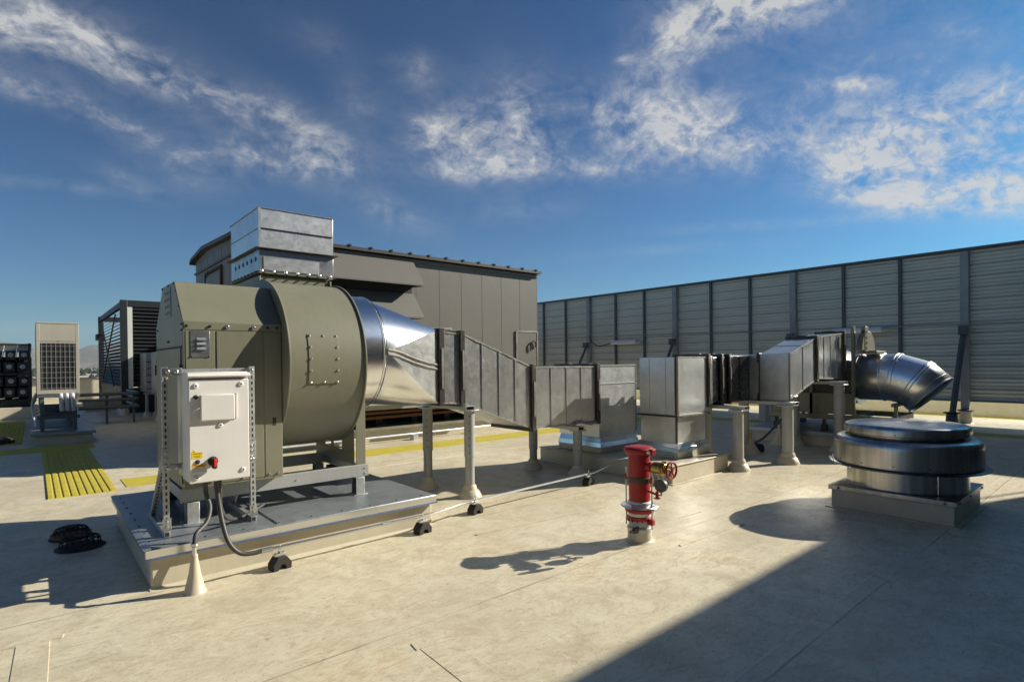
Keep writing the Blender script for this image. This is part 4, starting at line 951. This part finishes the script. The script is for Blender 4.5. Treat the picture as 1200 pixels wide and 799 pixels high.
# (x, z) profile for axis y
sd_ = mb.build('siding', M['siding'], sw_, sharp=25)
mb = MB(); k = 0
while zb+k*.2835 < zt: 
    zq = zb+k*.2835; mb.box((W-.014, ys, zq-.007), (W-.001, ye, zq+.008)); k += 1
mb.build('panel_lap', M['greysteel'], sd_)
MB().box((W-.10, ys, zt+.001), (W+.12, ye, zt+.065)).build('top_cap', M['bluesteel'], sw_, bev=.004)
MB().box((W-.06, ys, zb-.04), (W+.06, ye, zb-.002)).build('bottom_angle', M['bluesteel'], sw_)
yy = 3.22-1.391*4; k = -4
while yy < ye:
    big = (k % 3 == 0)
    if big:
        po = MB(); po.box((W-.15, yy-.085, .28), (W-.015, yy+.085, zt-.02)); p_ = po.build('post', M['greysteel'], sw_, bev=.006)
        MB().lathe([(.17, 0), (.15, .02), (.13, .30), (.12, .31)], (W-.1, yy, 0), 16).build('post_boot', M['cream'], p_)
        MB().lathe([(.15, .30), (.17, .305), (.17, .33), (.15, .335)], (W-.1, yy, 0), 16).build('clamp_ring', M['blacksteel'], p_)
        br = MB(); q0, q1 = Vector((16.45, yy, .30)), Vector((W-.21, yy, 2.36)); strut_w = .065; 
        br.tube([q0, q1], .065, 4); b_ = br.build('brace', M['bluesteel'], sw_)
        MB().box((W-.40, yy-.085, 2.22), (W-.19, yy+.085, 2.44)).build('gusset', M['bluesteel'], b_)
        MB().lathe([(.16, 0), (.14, .02), (.11, .33), (.09, .34)], (16.42, yy, 0), 16).build('brace_boot', M['bluesteel'], b_); MB().lathe([(.11, .33), (.17, .335), (.17, .36), (.11, .365)], (16.42, yy, 0), 16).build('clamp_ring', M['blacksteel'], b_)
    else:
        po = MB(); po.box((W-.08, yy-.04, zb-.02), (W-.015, yy+.04, zt-.02)); po.build('post', M['bluesteel'], sw_, bev=.004)
    yy += 1.391; k += 1
mb = MB(); mb.tube([(W-.17, ys, 2.40), (W-.17, 6, 2.52), (W-.17, 14, 2.66), (W-.17, ye, 2.74)], .012, 8); tag(mb.build('wall_conduit', M['greysteel'], None, origin=(W-.17, 10, 2.5)), 'thin grey conduit running along the ribbed screen wall', 'conduit')
def tube_light(ya, yb, z, label, cable):
    r = root('tube_light', (W-.3, (ya+yb)/2, z), label, 'light fixture', 'tube lights on the screen wall')
    x = W-.30; s = 1 if yb > ya else -1
    MB().tube([(x, ya, z), (x, ya+.04*s, z), (x, yb, z)], .08, 20, True, [.05, .08, .08]).build('diffuser', M['lamp'], r)
    MB().tube([(x, ya-.22*s, z), (x, ya-.06*s, z), (x, ya, z)], .05, 14, True, [.03, .065, .08]).build('end_cap', M['strut'], r)
    MB().box((x+.02, ya+.3*s, z-.03), (W-.02, ya+.36*s, z+.03)).build('bracket', M['greysteel'], r)
    if cable: MB().tube(spline([(x, yb, z), (x, yb+.25, z-.06), (x, yb+.7, z-.12), (x, yb+1.1, z+.12), (x+.05, yb+1.2, z+.35)], 6), .02, 8).build('cable', M['black'], r)
tube_light(13.15, 14.35, 2.39, 'white tube light with looping black cable at the left part of the screen wall', True)
tube_light(4.95, 6.2, 2.44, 'white tube light on the screen wall above the exhaust elbow', False)

# ================================================================== AIR HANDLING UNIT
au = root('air_handler', (6.6, 12.7, 0), 'shed sized grey panelled air handler with rain hoods behind the long duct', 'air handler')
ax0, ax1, ay0, ay1, az0, az1 = 2.70, 9.80, 10.40, 13.65, .86, 3.87
MB().box((ax0, ay0, az0), (ax1, ay1, az1)).build('casing', M['ahu'], au, bev=.01)
mb = MB(); n = 12
for i in range(n+1):
    x = ax0+(ax1-ax0)*i/n; mb.box((x-.004, ay0-.003, az0+.02), (x+.004, ay0-.0005, az1-.01))
for i in range(1, 6):
    y = ay0+(ay1-ay0)*i/6; mb.box((ax0-.004, y-.006, az0+.02), (ax0-.0005, y+.006, az1-.01))
mb.build('panel_joint', M['ahu'], au, bev=.003)
yr = 12.0
mb = MB(); mb.prism([(ay0-.12, 3.885), (ay0-.12, 3.95), (yr+.6, 4.06), (ay1, 3.96), (ay1+.12, 3.90), (ay1+.12, 3.84), (ay1, 3.895), (yr+.6, 3.99)], 'x', ax0-.10, ax1+.06)
gw = MB(); gw.prism([(ay0+.01, 3.871), (ay0+.01, 3.886), (yr+.6, 3.985), (ay1-.01, 3.89), (ay1-.01, 3.871)], 'x', ax0+.005, ax1-.005); gw.build('gable', M['ahu'], au)
rf = mb.build('roof', M['ahu_roof'], au)
for i in range(16):
    x = ax0+.2+i*.452; MB().box((x-.02, ay0-.14, 3.951), (x+.02, yr+.6, 3.985)).build('roof_seam_rib', M['ahu_roof'], rf)
MB().box((ax0-.02, ay0-.03, 3.80), (ax1+.02, ay0-.012, 3.865)).build('eave_trim', M['ahu'], au, bev=.003)
mb = MB(); mb.box((ax0-.03, ay0+.02, 3.60), (ax0-.012, ay1, 3.64)); mb.build('side_trim', M['ahu_roof'], au)
def hood_(z0, z1, out, x0, x1):
    mb = MB(); mb.prism([(ay0-.001, z1), (ay0-.06, z1), (ay0-out, z0+.03), (ay0-out, z0), (ay0-out+.02, z0), (ay0-.06, z1-.05), (ay0-.001, z1-.05)], 'x', x0, x1)
    for x in (x0, x1-.01): mb.prism([(ay0-.001, z1-.001), (ay0-.06, z1-.001), (ay0-out+.001, z0+.03), (ay0-out+.001, z0), (ay0-.35, z0-.0), (ay0-.001, z0+.02)], 'x', x-.002, x+.008)
    h = mb.build('rain_hood', M['ahu'], au)
    MB().box((x0+.03, ay0-.03, z0-.25), (x1-.03, ay0-.0105, z1-.1)).build('filter_bank', M['blacksteel'], h)
hood_(3.24, 3.79, .49, 3.2, 6.15); hood_(2.57, 3.12, .47, 3.2, 6.15); hood_(1.88, 2.44, .47, 3.2, 6.15)
for x, w_ in ((6.60, .50), (9.09, .66)):
    mb = MB(); mb.box((x, ay0-.022, .95), (x+w_, ay0-.0108, 2.39)); dd = mb.build('access_door', M['ahu'], au, bev=.003)
    mb = MB(); mb.frame('y', ay0-.03, ay0-.0105, (x-.04, .90), (x+w_+.04, 2.43), .038); mb.build('door_frame', M['cleat'], dd, bev=.002)
    mb = MB(); mb.tube(spline([(x+w_-.24, ay0-.05, 1.93), (x+w_-.24, ay0-.06, 2.05), (x+w_-.20, ay0-.06, 2.14), (x+w_-.12, ay0-.06, 2.18), (x+w_-.07, ay0-.06, 2.13), (x+w_-.06, ay0-.05, 2.02)], 5), .018, 8); mb.build('handle', M['black'], dd)
mb = MB(); mb.box((ax0-.03, 11.5, 1.6), (ax0-.0108, 12.6, 3.42)); mb.build('side_door', M['ahu'], au, bev=.004)
mb = MB(); mb.frame('x', ax0-.035, ax0-.0106, (11.4, 1.5), (12.7, 3.53), .05); mb.build('door_gasket', M['black'], au)
MB().box((ax0+.05, ay0+.08, .70), (ax1-.05, ay1-.08, .855)).build('base_rail', M['greysteel'], au)
MB().prism([(ay0-.30, .88), (ay0-.012, 1.2), (ay0-.012, .88)], 'x', 3.0, 6.2).build('drain_pan', M['ahu'], au)
MB().box((6.9, ay0-.10, .865), (8.8, ay0-.0125, .95)).build('drip_rail', M['galv_white'], au, bev=.004)
ac = root('equipment_curb', (6.6, 12.7, 0), 'long low cream curb under the grey air handling unit', 'roof curb')
ay0 = 11.0
MB().box((ax0-.0, ay0-.12, 0), (ax1+1.0, 14.4, .24)).build('curb_body', M['cream'], ac, bev=.01)
MB().box((ax0-.05, ay0-.17, .241), (ax1+1.05, 14.45, .30)).build('cap', M['galv'], ac, bev=.006)
for i in range(8): MB().box((ax0+.3+i*.9, 11.25, .301), (ax0+.45+i*.9, 13.5, .699)).build('sleeper_beam', M['blacksteel'], ac)
pf = MB()
for z_, y_ in ((.46, 11.13), (.56, 11.18)): pf.tube([(3.2, y_, z_), (8.6, y_, z_+.03)], .035, 10)
tag(pf.build('refrigerant_pipe', M['stain'], None, origin=(5, 10.9, .5)), 'rust brown pipe pair running under the front of the grey air handling unit', 'pipe')
gr = MB(); 
gr.tube([(3.0, 10.55, .13), (9.6, 10.62, .13)], .022, 8)
for i in range(5): gr.box((3.2+i*1.5, 10.50, 0), (3.32+i*1.5, 10.66, .105))
tag(gr.build('pipe_run', M['galv_white'], None, origin=(6, 10.5, 0)), 'thin pale pipe lying in front of the air handling unit curb', 'pipe')
# ================================================================== LEFT BACKGROUND
vc = root('equipment_curb', (.47, 17.8, 0), 'cream curb with blue grey metal cap under the tall ivory condensers', 'roof curb')
MB().box((-.01, 15.34, 0), (.97, 21.6, .20)).build('curb_body', M['cream'], vc, bev=.01)
MB().box((-.06, 15.28, .201), (1.03, 21.66, .262)).build('cap', M['plate'], vc, bev=.006)
def vrf(y, label):
    r = root('condenser_unit', (.43, y, .262), label, 'condenser', 'ivory condensers on one curb')
    x0, x1, z0, z1, dp = .05, .78, 1.07, 2.60, 1.25
    MB().box((x0+.02, y+.02, z0+.02), (x1-.02, y+dp, z1)).build('cabinet', M['vrf'], r, bev=.01)
    mb = MB(); mb.box((x0, y, z0), (x0+.06, y+.0195, z1)); mb.box((x1-.06, y, z0), (x1, y+.0195, z1)); mb.box((x0+.0601, y+.002, 2.17), (x1-.0601, y+.0195, z1)); mb.box((x0+.0601, y+.002, z0), (x1-.0601, y+.0195, z0+.09)); mb.box((x0-.005, y-.005, z1+.001), (x1+.005, y+dp, z1+.03)); mb.build('front_frame', M['vrf'], r, bev=.004)
    MB().box((x0+.06, y+.0081, z0+.09), (x1-.06, y+.0193, 2.17)).build('coil', M['blacksteel'], r)
    mb = MB()
    for i in range(8): x = x0+.09+i*(x1-x0-.18)/7; mb.box((x-.0035, y-.004, z0+.09), (x+.0035, y+.004, 2.17))
    for i in range(10): z = z0+.12+i*.115; mb.box((x0+.06, y-.006, z-.0035), (x1-.06, y-.0041, z+.0035))
    mb.build('wire_guard', M['pipe'], r)
    MB().bolt((.42, y+.002, 2.22), (0,-1,0), .012, .01).build('bolt', M['blacksteel'], r)
    mb = MB()
    for i in range(3): mb.box((x0-.004, y+.1+i*.4, z0+.15), (x0+.0195, y+.42+i*.4, z1-.1))
    mb.build('side_panel', M['vrf'], r, bev=.003)
    mb = MB()
    for xx in (x0+.05, x1-.12):
        for q in (y+.02, y+dp-.12): mb.box((xx, q, .263), (xx+.07, q+.07, z0-.08))
    for z in (.52, z0-.0795): mb.box((x0, y, z), (x1, y+.09, z+.07)); mb.box((x0, y+dp-.14, z), (x1, y+dp-.05, z+.07))
    mb.box((x0, y+.0901, z0-.079), (x0+.09, y+dp-.1401, z0-.01)); mb.box((x1-.09, y+.0901, z0-.079), (x1, y+dp-.1401, z0-.01))
    mb.build('stand_frame', M['bluesteel'], r, bev=.004); return r
va = vrf(15.75, 'tall ivory condenser unit with wire grille, nearest end of its row at the far left')
mb = MB()
for i in range(3): mb.tube(spline([(.45+i*.10, 15.70, 1.06), (.45+i*.10, 15.67, 1.0), (.46+i*.10, 15.67, .8), (.47+i*.10, 15.70, .70)], 4), .04, 10)
tag(mb.build('insulated_pipe', M['insul'], None, origin=(.55, 15.68, .9)), 'three white insulated pipes hanging under the nearest ivory condenser', 'pipe', None)
for i, (dy, lb_) in enumerate(((1.32, 'ivory condenser unit directly behind the nearest one on the same curb'), (2.64, 'ivory condenser unit third back on the same curb'), (3.96, 'ivory condenser unit at the far end of the same curb'))): dup(va, (.43, 15.75+dy, .262), 0, lb_)
mb = MB(); random.seed(5)
for i in range(5):
    y = 16.1+i*.35; z = .80-.05*i+random.uniform(0, .05); mb.tube(spline([(.04, y, z+.25), (-.02, y+.1, z+.1), (-.03, y+.2, z-.1), (.02, y+.25, .34)], 4), .022, 6)
tag(mb.build('condensate_pipe', M['insul'], None, origin=(-.05, 16, .6)), 'tangle of pale small pipes beside the ivory condensers', 'pipe')

# condenser rack
ck = root('condenser_rack', (-2.0, 24.5, .55), 'wide dark rack of small fan coils in two tiers at the far left edge', 'condenser')
X_0, X_1 = -4.1, -.04
mb = MB()
for z in (.50, 1.42, 2.36):
    mb.box((X_0, 24.0, z), (X_1, 24.06, z+.06)); mb.box((X_0, 24.9, z), (X_1, 24.96, z+.06))
for x in [X_1-.05-i*.99 for i in range(5)]: mb.box((x-.03, 23.99, .40), (x+.03, 24.05, 2.44)); mb.box((x-.03, 24.9, .40), (x+.03, 24.96, 2.44))
mb.box((X_0, 24.02, .40), (X_1, 24.9, .62)); mb.build('rack_frame', M['blacksteel'], ck, bev=.004)
MB().box((X_0, 24.6, .62), (X_1, 24.66, 2.0)).build('rack_back', M['blacksteel'], ck)
for rz, z in enumerate((.70, 1.06, 1.52, 1.90)):
    n = 12
    for i in range(n):
        x = X_1-.22-i*.325+(.04 if rz % 2 else 0); 
        bx_ = MB().box((x-.13, 24.07, z), (x+.13, 24.55, z+.30)).build('fan_coil', M['louver'], ck, bev=.01)
        MB().lathe([(.001, -.012), (.06, -.012), (.075, 0)], (x, 24.068, z+.16), 16, 'y').build('fan_hub', M['pipe'], bx_)
mb = MB()
for i in range(12): x = X_1-.38-i*.325; mb.tube([(x, 24.0, 2.0), (x+.05, 24.0, 2.36)], .018, 6); mb.tube([(x-.1, 24.02, .66), (x+.05, 24.02, .68)], .02, 6)
mb.build('copper_pipe', M['galv_white'], ck)
MB().box((X_0, 24.3, 2.15), (X_1, 24.36, 2.40)).build('top_panel', M['galv_dull'], ck)
kb = root('equipment_curb', (-2.5, 24.5, 0), 'shaded tan curb under the dark rack at the far left edge', 'roof curb')
MB().box((-4.4, 23.75, 0), (.1, 25.5, .38)).build('curb_body', M['cream'], kb, bev=.01)

# louvered enclosure
en = root('louvered_enclosure', (4.2, 27, 0), 'tall charcoal louvered equipment enclosure behind the olive fan on the left', 'louvered enclosure')
ex0, ex1, ey0, ey1, ez0, ez1 = 2.34, 6.6, 22.9, 31.2, .85, 3.70
mb = MB()
for x, y in ((ex0, ey0), (ex0, ey1), (ex1, ey0), (ex1, ey1)): mb.box((x-.10, y-.10, .02), (x+.10, y+.10, 3.90))
mb.build_each('corner_post', M['blacksteel'], en, bev=.01)
mb = MB(); mb.box((ex0+.1001, ey0-.06, 3.68), (ex1-.1001, ey0+.06, 3.90)); mb.box((ex0-.06, ey0+.1001, 3.68), (ex0+.06, ey1-.1001, 3.88)); mb.box((ex0+.1, ey1-.06, 3.68), (ex1-.1, ey1+.06, 3.9)); mb.box((ex0+.1001, ey0-.05, .80), (ex1-.1001, ey0+.05, .92)); mb.box((ex0-.05, ey0+.1001, .75), (ex0+.05, ey1-.1001, .95))
mb.build('top_beam', M['louver'], en, bev=.006)
mb = MB(); k = 0
z = ez0+.1
while z < 3.66:
    mb.add([(ex0-.07, ey0+.1, z), (ex0-.07, ey1-.1, z), (ex0+.05, ey1-.1, z+.105), (ex0+.05, ey0+.1, z+.105), (ex0-.07, ey0+.1, z+.008), (ex0-.07, ey1-.1, z+.008), (ex0+.05, ey1-.1, z+.113), (ex0+.05, ey0+.1, z+.113)], [(3,2,1,0),(4,5,6,7),(0,1,5,4),(1,2,6,5),(2,3,7,6),(3,0,4,7)]); z += .125
mb.build('side_louvre', M['louver'], en)
mb = MB(); z = .95
while z < 3.66:
    mb.prism([(ey0-.07, z), (ey0-.07, z+.035), (ey0+.05, z+.125), (ey0+.05, z+.09)], 'x', ex0+.24, ex1-.1); z += .125
mb.build('front_louvre', M['louver'], en)
MB().box((ex0+.1, ey0+.06, .95), (ex1-.1, ey0+.08, 3.66)).build('front_backing', M['blacksteel'], en)
MB().box((ex0+.101, ey0-.075, .9), (ex0+.24, ey0-.02, 3.66)).build('corner_trim', M['siding'], en)
MB().box((ex0+1.2, 24.5, .3), (ex1-.3, 30, 2.0)).build('inner_machine', M['blacksteel'], en, bev=.05)
mb = MB(); mb.tube([(ex0-.11, 25, .95), (ex0-.11, 29.6, 3.65)], .025, 6); mb.tube([(ex0-.11, 29.6, .95), (ex0-.11, 24.2, 3.5)], .025, 6); mb.build('cross_brace', M['blacksteel'], en)
MB().box((ex0-.35, 28.6, 2.75), (ex0-.08, 29.2, 3.0)).build('junction_box', M['blacksteel'], en)
mb = MB(); mb.box((ex0-.02, 23.05, .15), (ex0+.02, 31.0, .74)); mb.box((ex0+.11, ey0+.1, .05), (ex1-.1, ey0+.14, .79)); mb.build('lower_panel', M['blacksteel'], en)
for y in (ey0, ey1): MB().lathe([(.17, 0), (.15, .05), (.13, .24)], (ex0, y, 0), 16).build('post_boot', M['cream'], en)
# small grey units
def small_unit(x, y, label):
    r = root('outdoor_unit', (x, y, 0), label, 'condenser', 'small grey outdoor units')
    MB().box((x-.17, y-.05, .80), (x+.17, y+1.2, 2.10)).build('cabinet', M['greysteel'], r, bev=.02)
    mb = MB()
    for i in range(5): mb.box((x-.15, y-.058, .9+i*.22), (x+.15, y-.051, .93+i*.22))
    mb.build('grille', M['blacksteel'], r)
    mb = MB(); mb.box((x-.22, y-.05, .72), (x+.22, y+.05, .795)); mb.build('cross_bar', M['pipe'], r)
    for dx in (-.13, .13): MB().cyl((x+dx, y, .1), (x+dx, y, .72), .05, 12).build('leg', M['pipe'], r); MB().lathe([(.14, 0), (.07, .16)], (x+dx, y, .001), 12).build('boot', M['cream'], r)
    return r
small_unit(2.95, 21.7, 'grey outdoor unit on pipe legs, the one nearer the louvered enclosure')
small_unit(3.05, 20.0, 'grey outdoor unit on pipe legs, the one partly behind the olive fan housing')
# pipe rack behind the ivory condensers
pk = root('pipe_rack', (1.6, 19.8, 0), 'low rack of grey pipes between the ivory condensers and the louvered enclosure', 'pipe rack')
mb = MB()
for z, r_ in ((.86, .05), (.70, .04), (.48, .05)): mb.tube([(.95, 19.8, z), (2.3, 19.8, z), (2.35, 19.85, z), (2.38, 22.5, z)], r_, 10)
mb.build('pipe', M['bluesteel'], pk)
mb = MB(); mb.box((1.05, 20.0, .50), (1.95, 20.5, .66)); mb.box((1.1, 19.9, .36), (1.86, 20.3, .46)); mb.build('duct_box', M['galv_dull'], pk, bev=.01)
mb = MB()
for x in (1.6, 2.25): mb.box((x-.03, 19.86, 0), (x+.03, 19.92, .9))
mb.build('leg', M['bluesteel'], pk)

# ------------------------------------------------------------------ roof drains
def drain(x, y, label, ring, k_=1.0):
    r = root('roof_drain', (0, 0, 0), label, 'roof drain', 'domed roof drains')
    q = MB().lathe([(.175*k_, 0), (.17*k_, .006), (.15*k_, .010), (.145*k_, .014)], (0, 0, .0), 32)
    q.build('sump_ring', M['black'], r)
    if ring: MB().lathe([(.160, .012), (.162, .04), (.15, .045), (.142, .03)], (0, 0, 0), 32).build('gravel_ring', M['stain'], r)
    mb = MB(); prof = [(.140, .012), (.139, .045), (.134, .068), (.122, .086), (.10, .097), (.075, .102), (.05, .104)]
    prof = [(a*k_, b_) for a, b_ in prof]
    for k in range(18):
        a = 2*PI*k/18; mb.tube([(p[0]*math.cos(a), p[0]*math.sin(a), p[1]) for p in prof], .0048, 5)
    for rr, z in [prof[0], prof[1], prof[3], prof[5]]: mb.tube([(rr*math.cos(2*PI*k/32), rr*math.sin(2*PI*k/32), z) for k in range(33)], .0052, 5, False)
    mb.lathe([(.05, .100), (.046, .108), (.001, .108)], (0, 0, 0), 20)
    mb.build('dome_strainer', M['black'], r)
    r.location = (x, y, .002); r.rotation_euler = (0, 0, .4*x); return r
drain(.26, 6.90, 'black domed roof drain with rusty ring, the farther of the two', True)
drain(.31, 6.47, 'black domed roof drain without rusty ring, the nearer of the two', False, 1.1)
dk = root('roof_hatch_dome', (-.62, 16.4, 0), 'dark flattened dome on the yellow pad at the far left', 'roof drain'); MB().lathe([(.30, 0), (.28, .08), (.18, .14), (.001, .15)], (-.62, 16.4, 0.02), 24).build('dome', M['black'], dk)

# small pitch boots and conduit by the second duct
def boot(x, y, h, r, label, stub=.12):
    o = root('pipe_boot', (x, y, 0), label, 'pipe boot'); MB().lathe([(r+.06, 0), (r+.05, .015), (r*.35, h*.85), (r*.3, h)], (x, y, 0), 20).build('cone', M['cream'], o)
    MB().cyl((x, y, h-.01), (x, y, h+stub), r*.22, 10).build('stub', M['brass'], o)
    MB().lathe([(r*.3, h+stub), (r*.32, h+stub+.02), (r*.25, h+stub+.04)], (x, y, 0), 12).build('cap', M['cream'], o)
boot(9.55, 4.72, .26, .13, 'small cream pipe cone between the two middle duct posts')
boot(9.05, 4.72, .10, .16, 'low cream boot just behind the first middle duct post', .02)
boot(11.0, 4.85, .3, .12, 'cream pipe cone at the corner of the far fan curb', .05)
pb = root('rubber_block', (9.85, 4.75, 0), 'black rubber block beside the small cream pipe cone', 'support block'); MB().prism([(-.1+9.85, 0), (.1+9.85, 0), (.11+9.85, .07), (.05+9.85, .14), (-.05+9.85, .14), (-.11+9.85, .07)], 'y', 4.65, 4.85).build('rubber_body', M['black'], pb, bev=.006)
tag(MB().tube(spline([(9.75, 4.72, .17), (10.2, 4.75, .24), (11.0, 4.8, .50), (11.3, 4.85, .62)], 6), .022, 8).build('steel_conduit', M['bluesteel'], None, origin=(10.4, 4.75, .3)), 'grey conduit rising from the black block to the far fan', 'conduit')
sp_ = root('pipe_post', (14.7, 6.85, 0), 'short grey capped pipe post standing on the roof beyond the second duct', 'post'); post(sp_, 14.7, 6.85, .15, .75, sleeve=False); MB().cyl((14.7, 6.85, .60), (14.7, 6.85, .78), .18, 20).build('cap', M['blacksteel'], sp_)

# ------------------------------------------------------------------ building behind the camera (throws the foreground shade)
ph = root('penthouse', (4, -5.5, 0), 'dark grey penthouse behind the photographer that shades the foreground', 'building')
PY, PZ, PX = -1.836, 6.0, 16.66
MB().box((-13.4, -12, 0), (PX, PY, PZ)).build('wall', M['penthouse'], ph)
mb = MB()
for i in range(31): x = -13+i; mb.box((x-.03, PY+.001, .2), (x+.03, PY+.02, PZ-.1))
mb.build('wall_rib', M['penthouse'], ph)
MB().box((2.2, PY+.001, .02), (3.3, PY+.03, 2.2)).build('door', M['greysteel'], ph)

# ------------------------------------------------------------------ far trees and town
def conifer(x, y, h, label, z=-12.1):
    r = root('conifer', (x, y, z), label, 'tree'); random.seed(int(x*7+y))
    MB().cyl((x, y, z), (x, y, z+h), h*.02, 8, h*.004).build('trunk', M['bark'], r)
    mb = MB()
    for i in range(1500):
        t = random.random()**.8; zc = z+h*(.14+.86*t); rr = h*.19*(1-t)*random.uniform(.25, 1.1)*(1+.3*math.sin(t*40)); a = random.uniform(0, 2*PI)
        c = Vector((x+rr*math.cos(a), y+rr*math.sin(a), zc)); u = Vector((math.cos(a), math.sin(a), random.uniform(-.5, .1)))*h*.035; v_ = Vector((-math.sin(a), math.cos(a), random.uniform(-.4, .4)))*h*.014
        mb.add([c-u-v_, c-u+v_, c+u+v_*.3, c+u-v_*.3], [(0,1,2,3)])
    mb.build('crown', M['needle'], r)
conifer(23.5, 300, 13.0, 'lone dark conifer on the skyline right of the ivory condensers')
conifer(30.5, 330, 9.5, 'smaller dark conifer to the right of the lone skyline one')
random.seed(11)
mb = MB()
for i in range(2600):
    a = math.radians(random.uniform(-12, 16)); d = random.uniform(350, 2600); x, y = d*math.sin(a), d*math.cos(a); s_ = random.uniform(4, 9); h = random.uniform(4, 10)
    for k in range(5):
        ox, oy, oz = random.uniform(-s_, s_)*.5, random.uniform(-s_, s_)*.5, random.uniform(-.2, .3)*h
        ss = s_*random.uniform(.3, .6); n_ = 5; top_ = len(mb.v); pts = [(x+ox+ss*math.cos(2*PI*q/n_+k), y+oy+ss*math.sin(2*PI*q/n_+k), -12+h*.45+oz) for q in range(n_)]
        mb.add(pts+[(x+ox, y+oy, -12+h+oz)]+[(x+ox, y+oy, -12.05)], [(q, (q+1)%n_, n_) for q in range(n_)]+[((q+1)%n_, q, n_+1) for q in range(n_)])
fw = mb.build('town_trees', M['needle'], None, origin=(0, 1000, -12), sharp=180); fw['kind'] = 'stuff'; tag(fw, 'far off trees of the town below the hills', 'trees')
mb = MB()
for i in range(340):
    a = math.radians(random.uniform(-12, 16)); d = random.uniform(450, 3000); x, y = d*math.sin(a), d*math.cos(a); s_ = random.uniform(6, 22); mb.box((x-s_, y-s_*.6, -12.1), (x+s_, y+s_*.6, -12+random.uniform(4, 9)))
tw = mb.build('town', M['citywall'], None, origin=(0, 1000, -12)); tw['kind'] = 'stuff'; tag(tw, 'pale far off town buildings below the hills', 'town')

# air that fades the hills
hz = MB().box((-17000, -17000, -13.3), (17000, 17000, 900)).build('haze', M['roof'])

ph2 = root('plant_room', (8.5, 20.5, 0), 'grey plant room hidden beyond the air handler that shades the left hand roof', 'building')
MB().box((6.5, 13.9, 0), (12, 27.5, 4.1)).build('wall', M['ahu'], ph2)
MB().box((6.4, 13.8, 4.101), (12.1, 27.6, 4.2)).build('roof', M['ahu_roof'], ph2)
HZD = 5e-5
m = bpy.data.materials.new('haze_air'); m.use_nodes = True; nt = m.node_tree; nt.nodes.clear()
out = nt.nodes.new('ShaderNodeOutputMaterial'); pv = nt.nodes.new('ShaderNodeVolumePrincipled')
pv.inputs['Color'].default_value = (.74, .84, 1, 1); pv.inputs['Density'].default_value = HZD; pv.inputs['Anisotropy'].default_value = .1
nt.links.new(pv.outputs[0], out.inputs['Volume'])
hz.data.materials.clear(); hz.data.materials.append(m); hz['kind'] = 'stuff'
scene.cycles.volume_bounces = 0; scene.cycles.max_bounces = 8; scene.cycles.use_denoising = True
for o in scene.objects:
    if '_o' in o: del o['_o']
w.cycles.sampling_method = 'MANUAL'; w.cycles.sample_map_resolution = 512
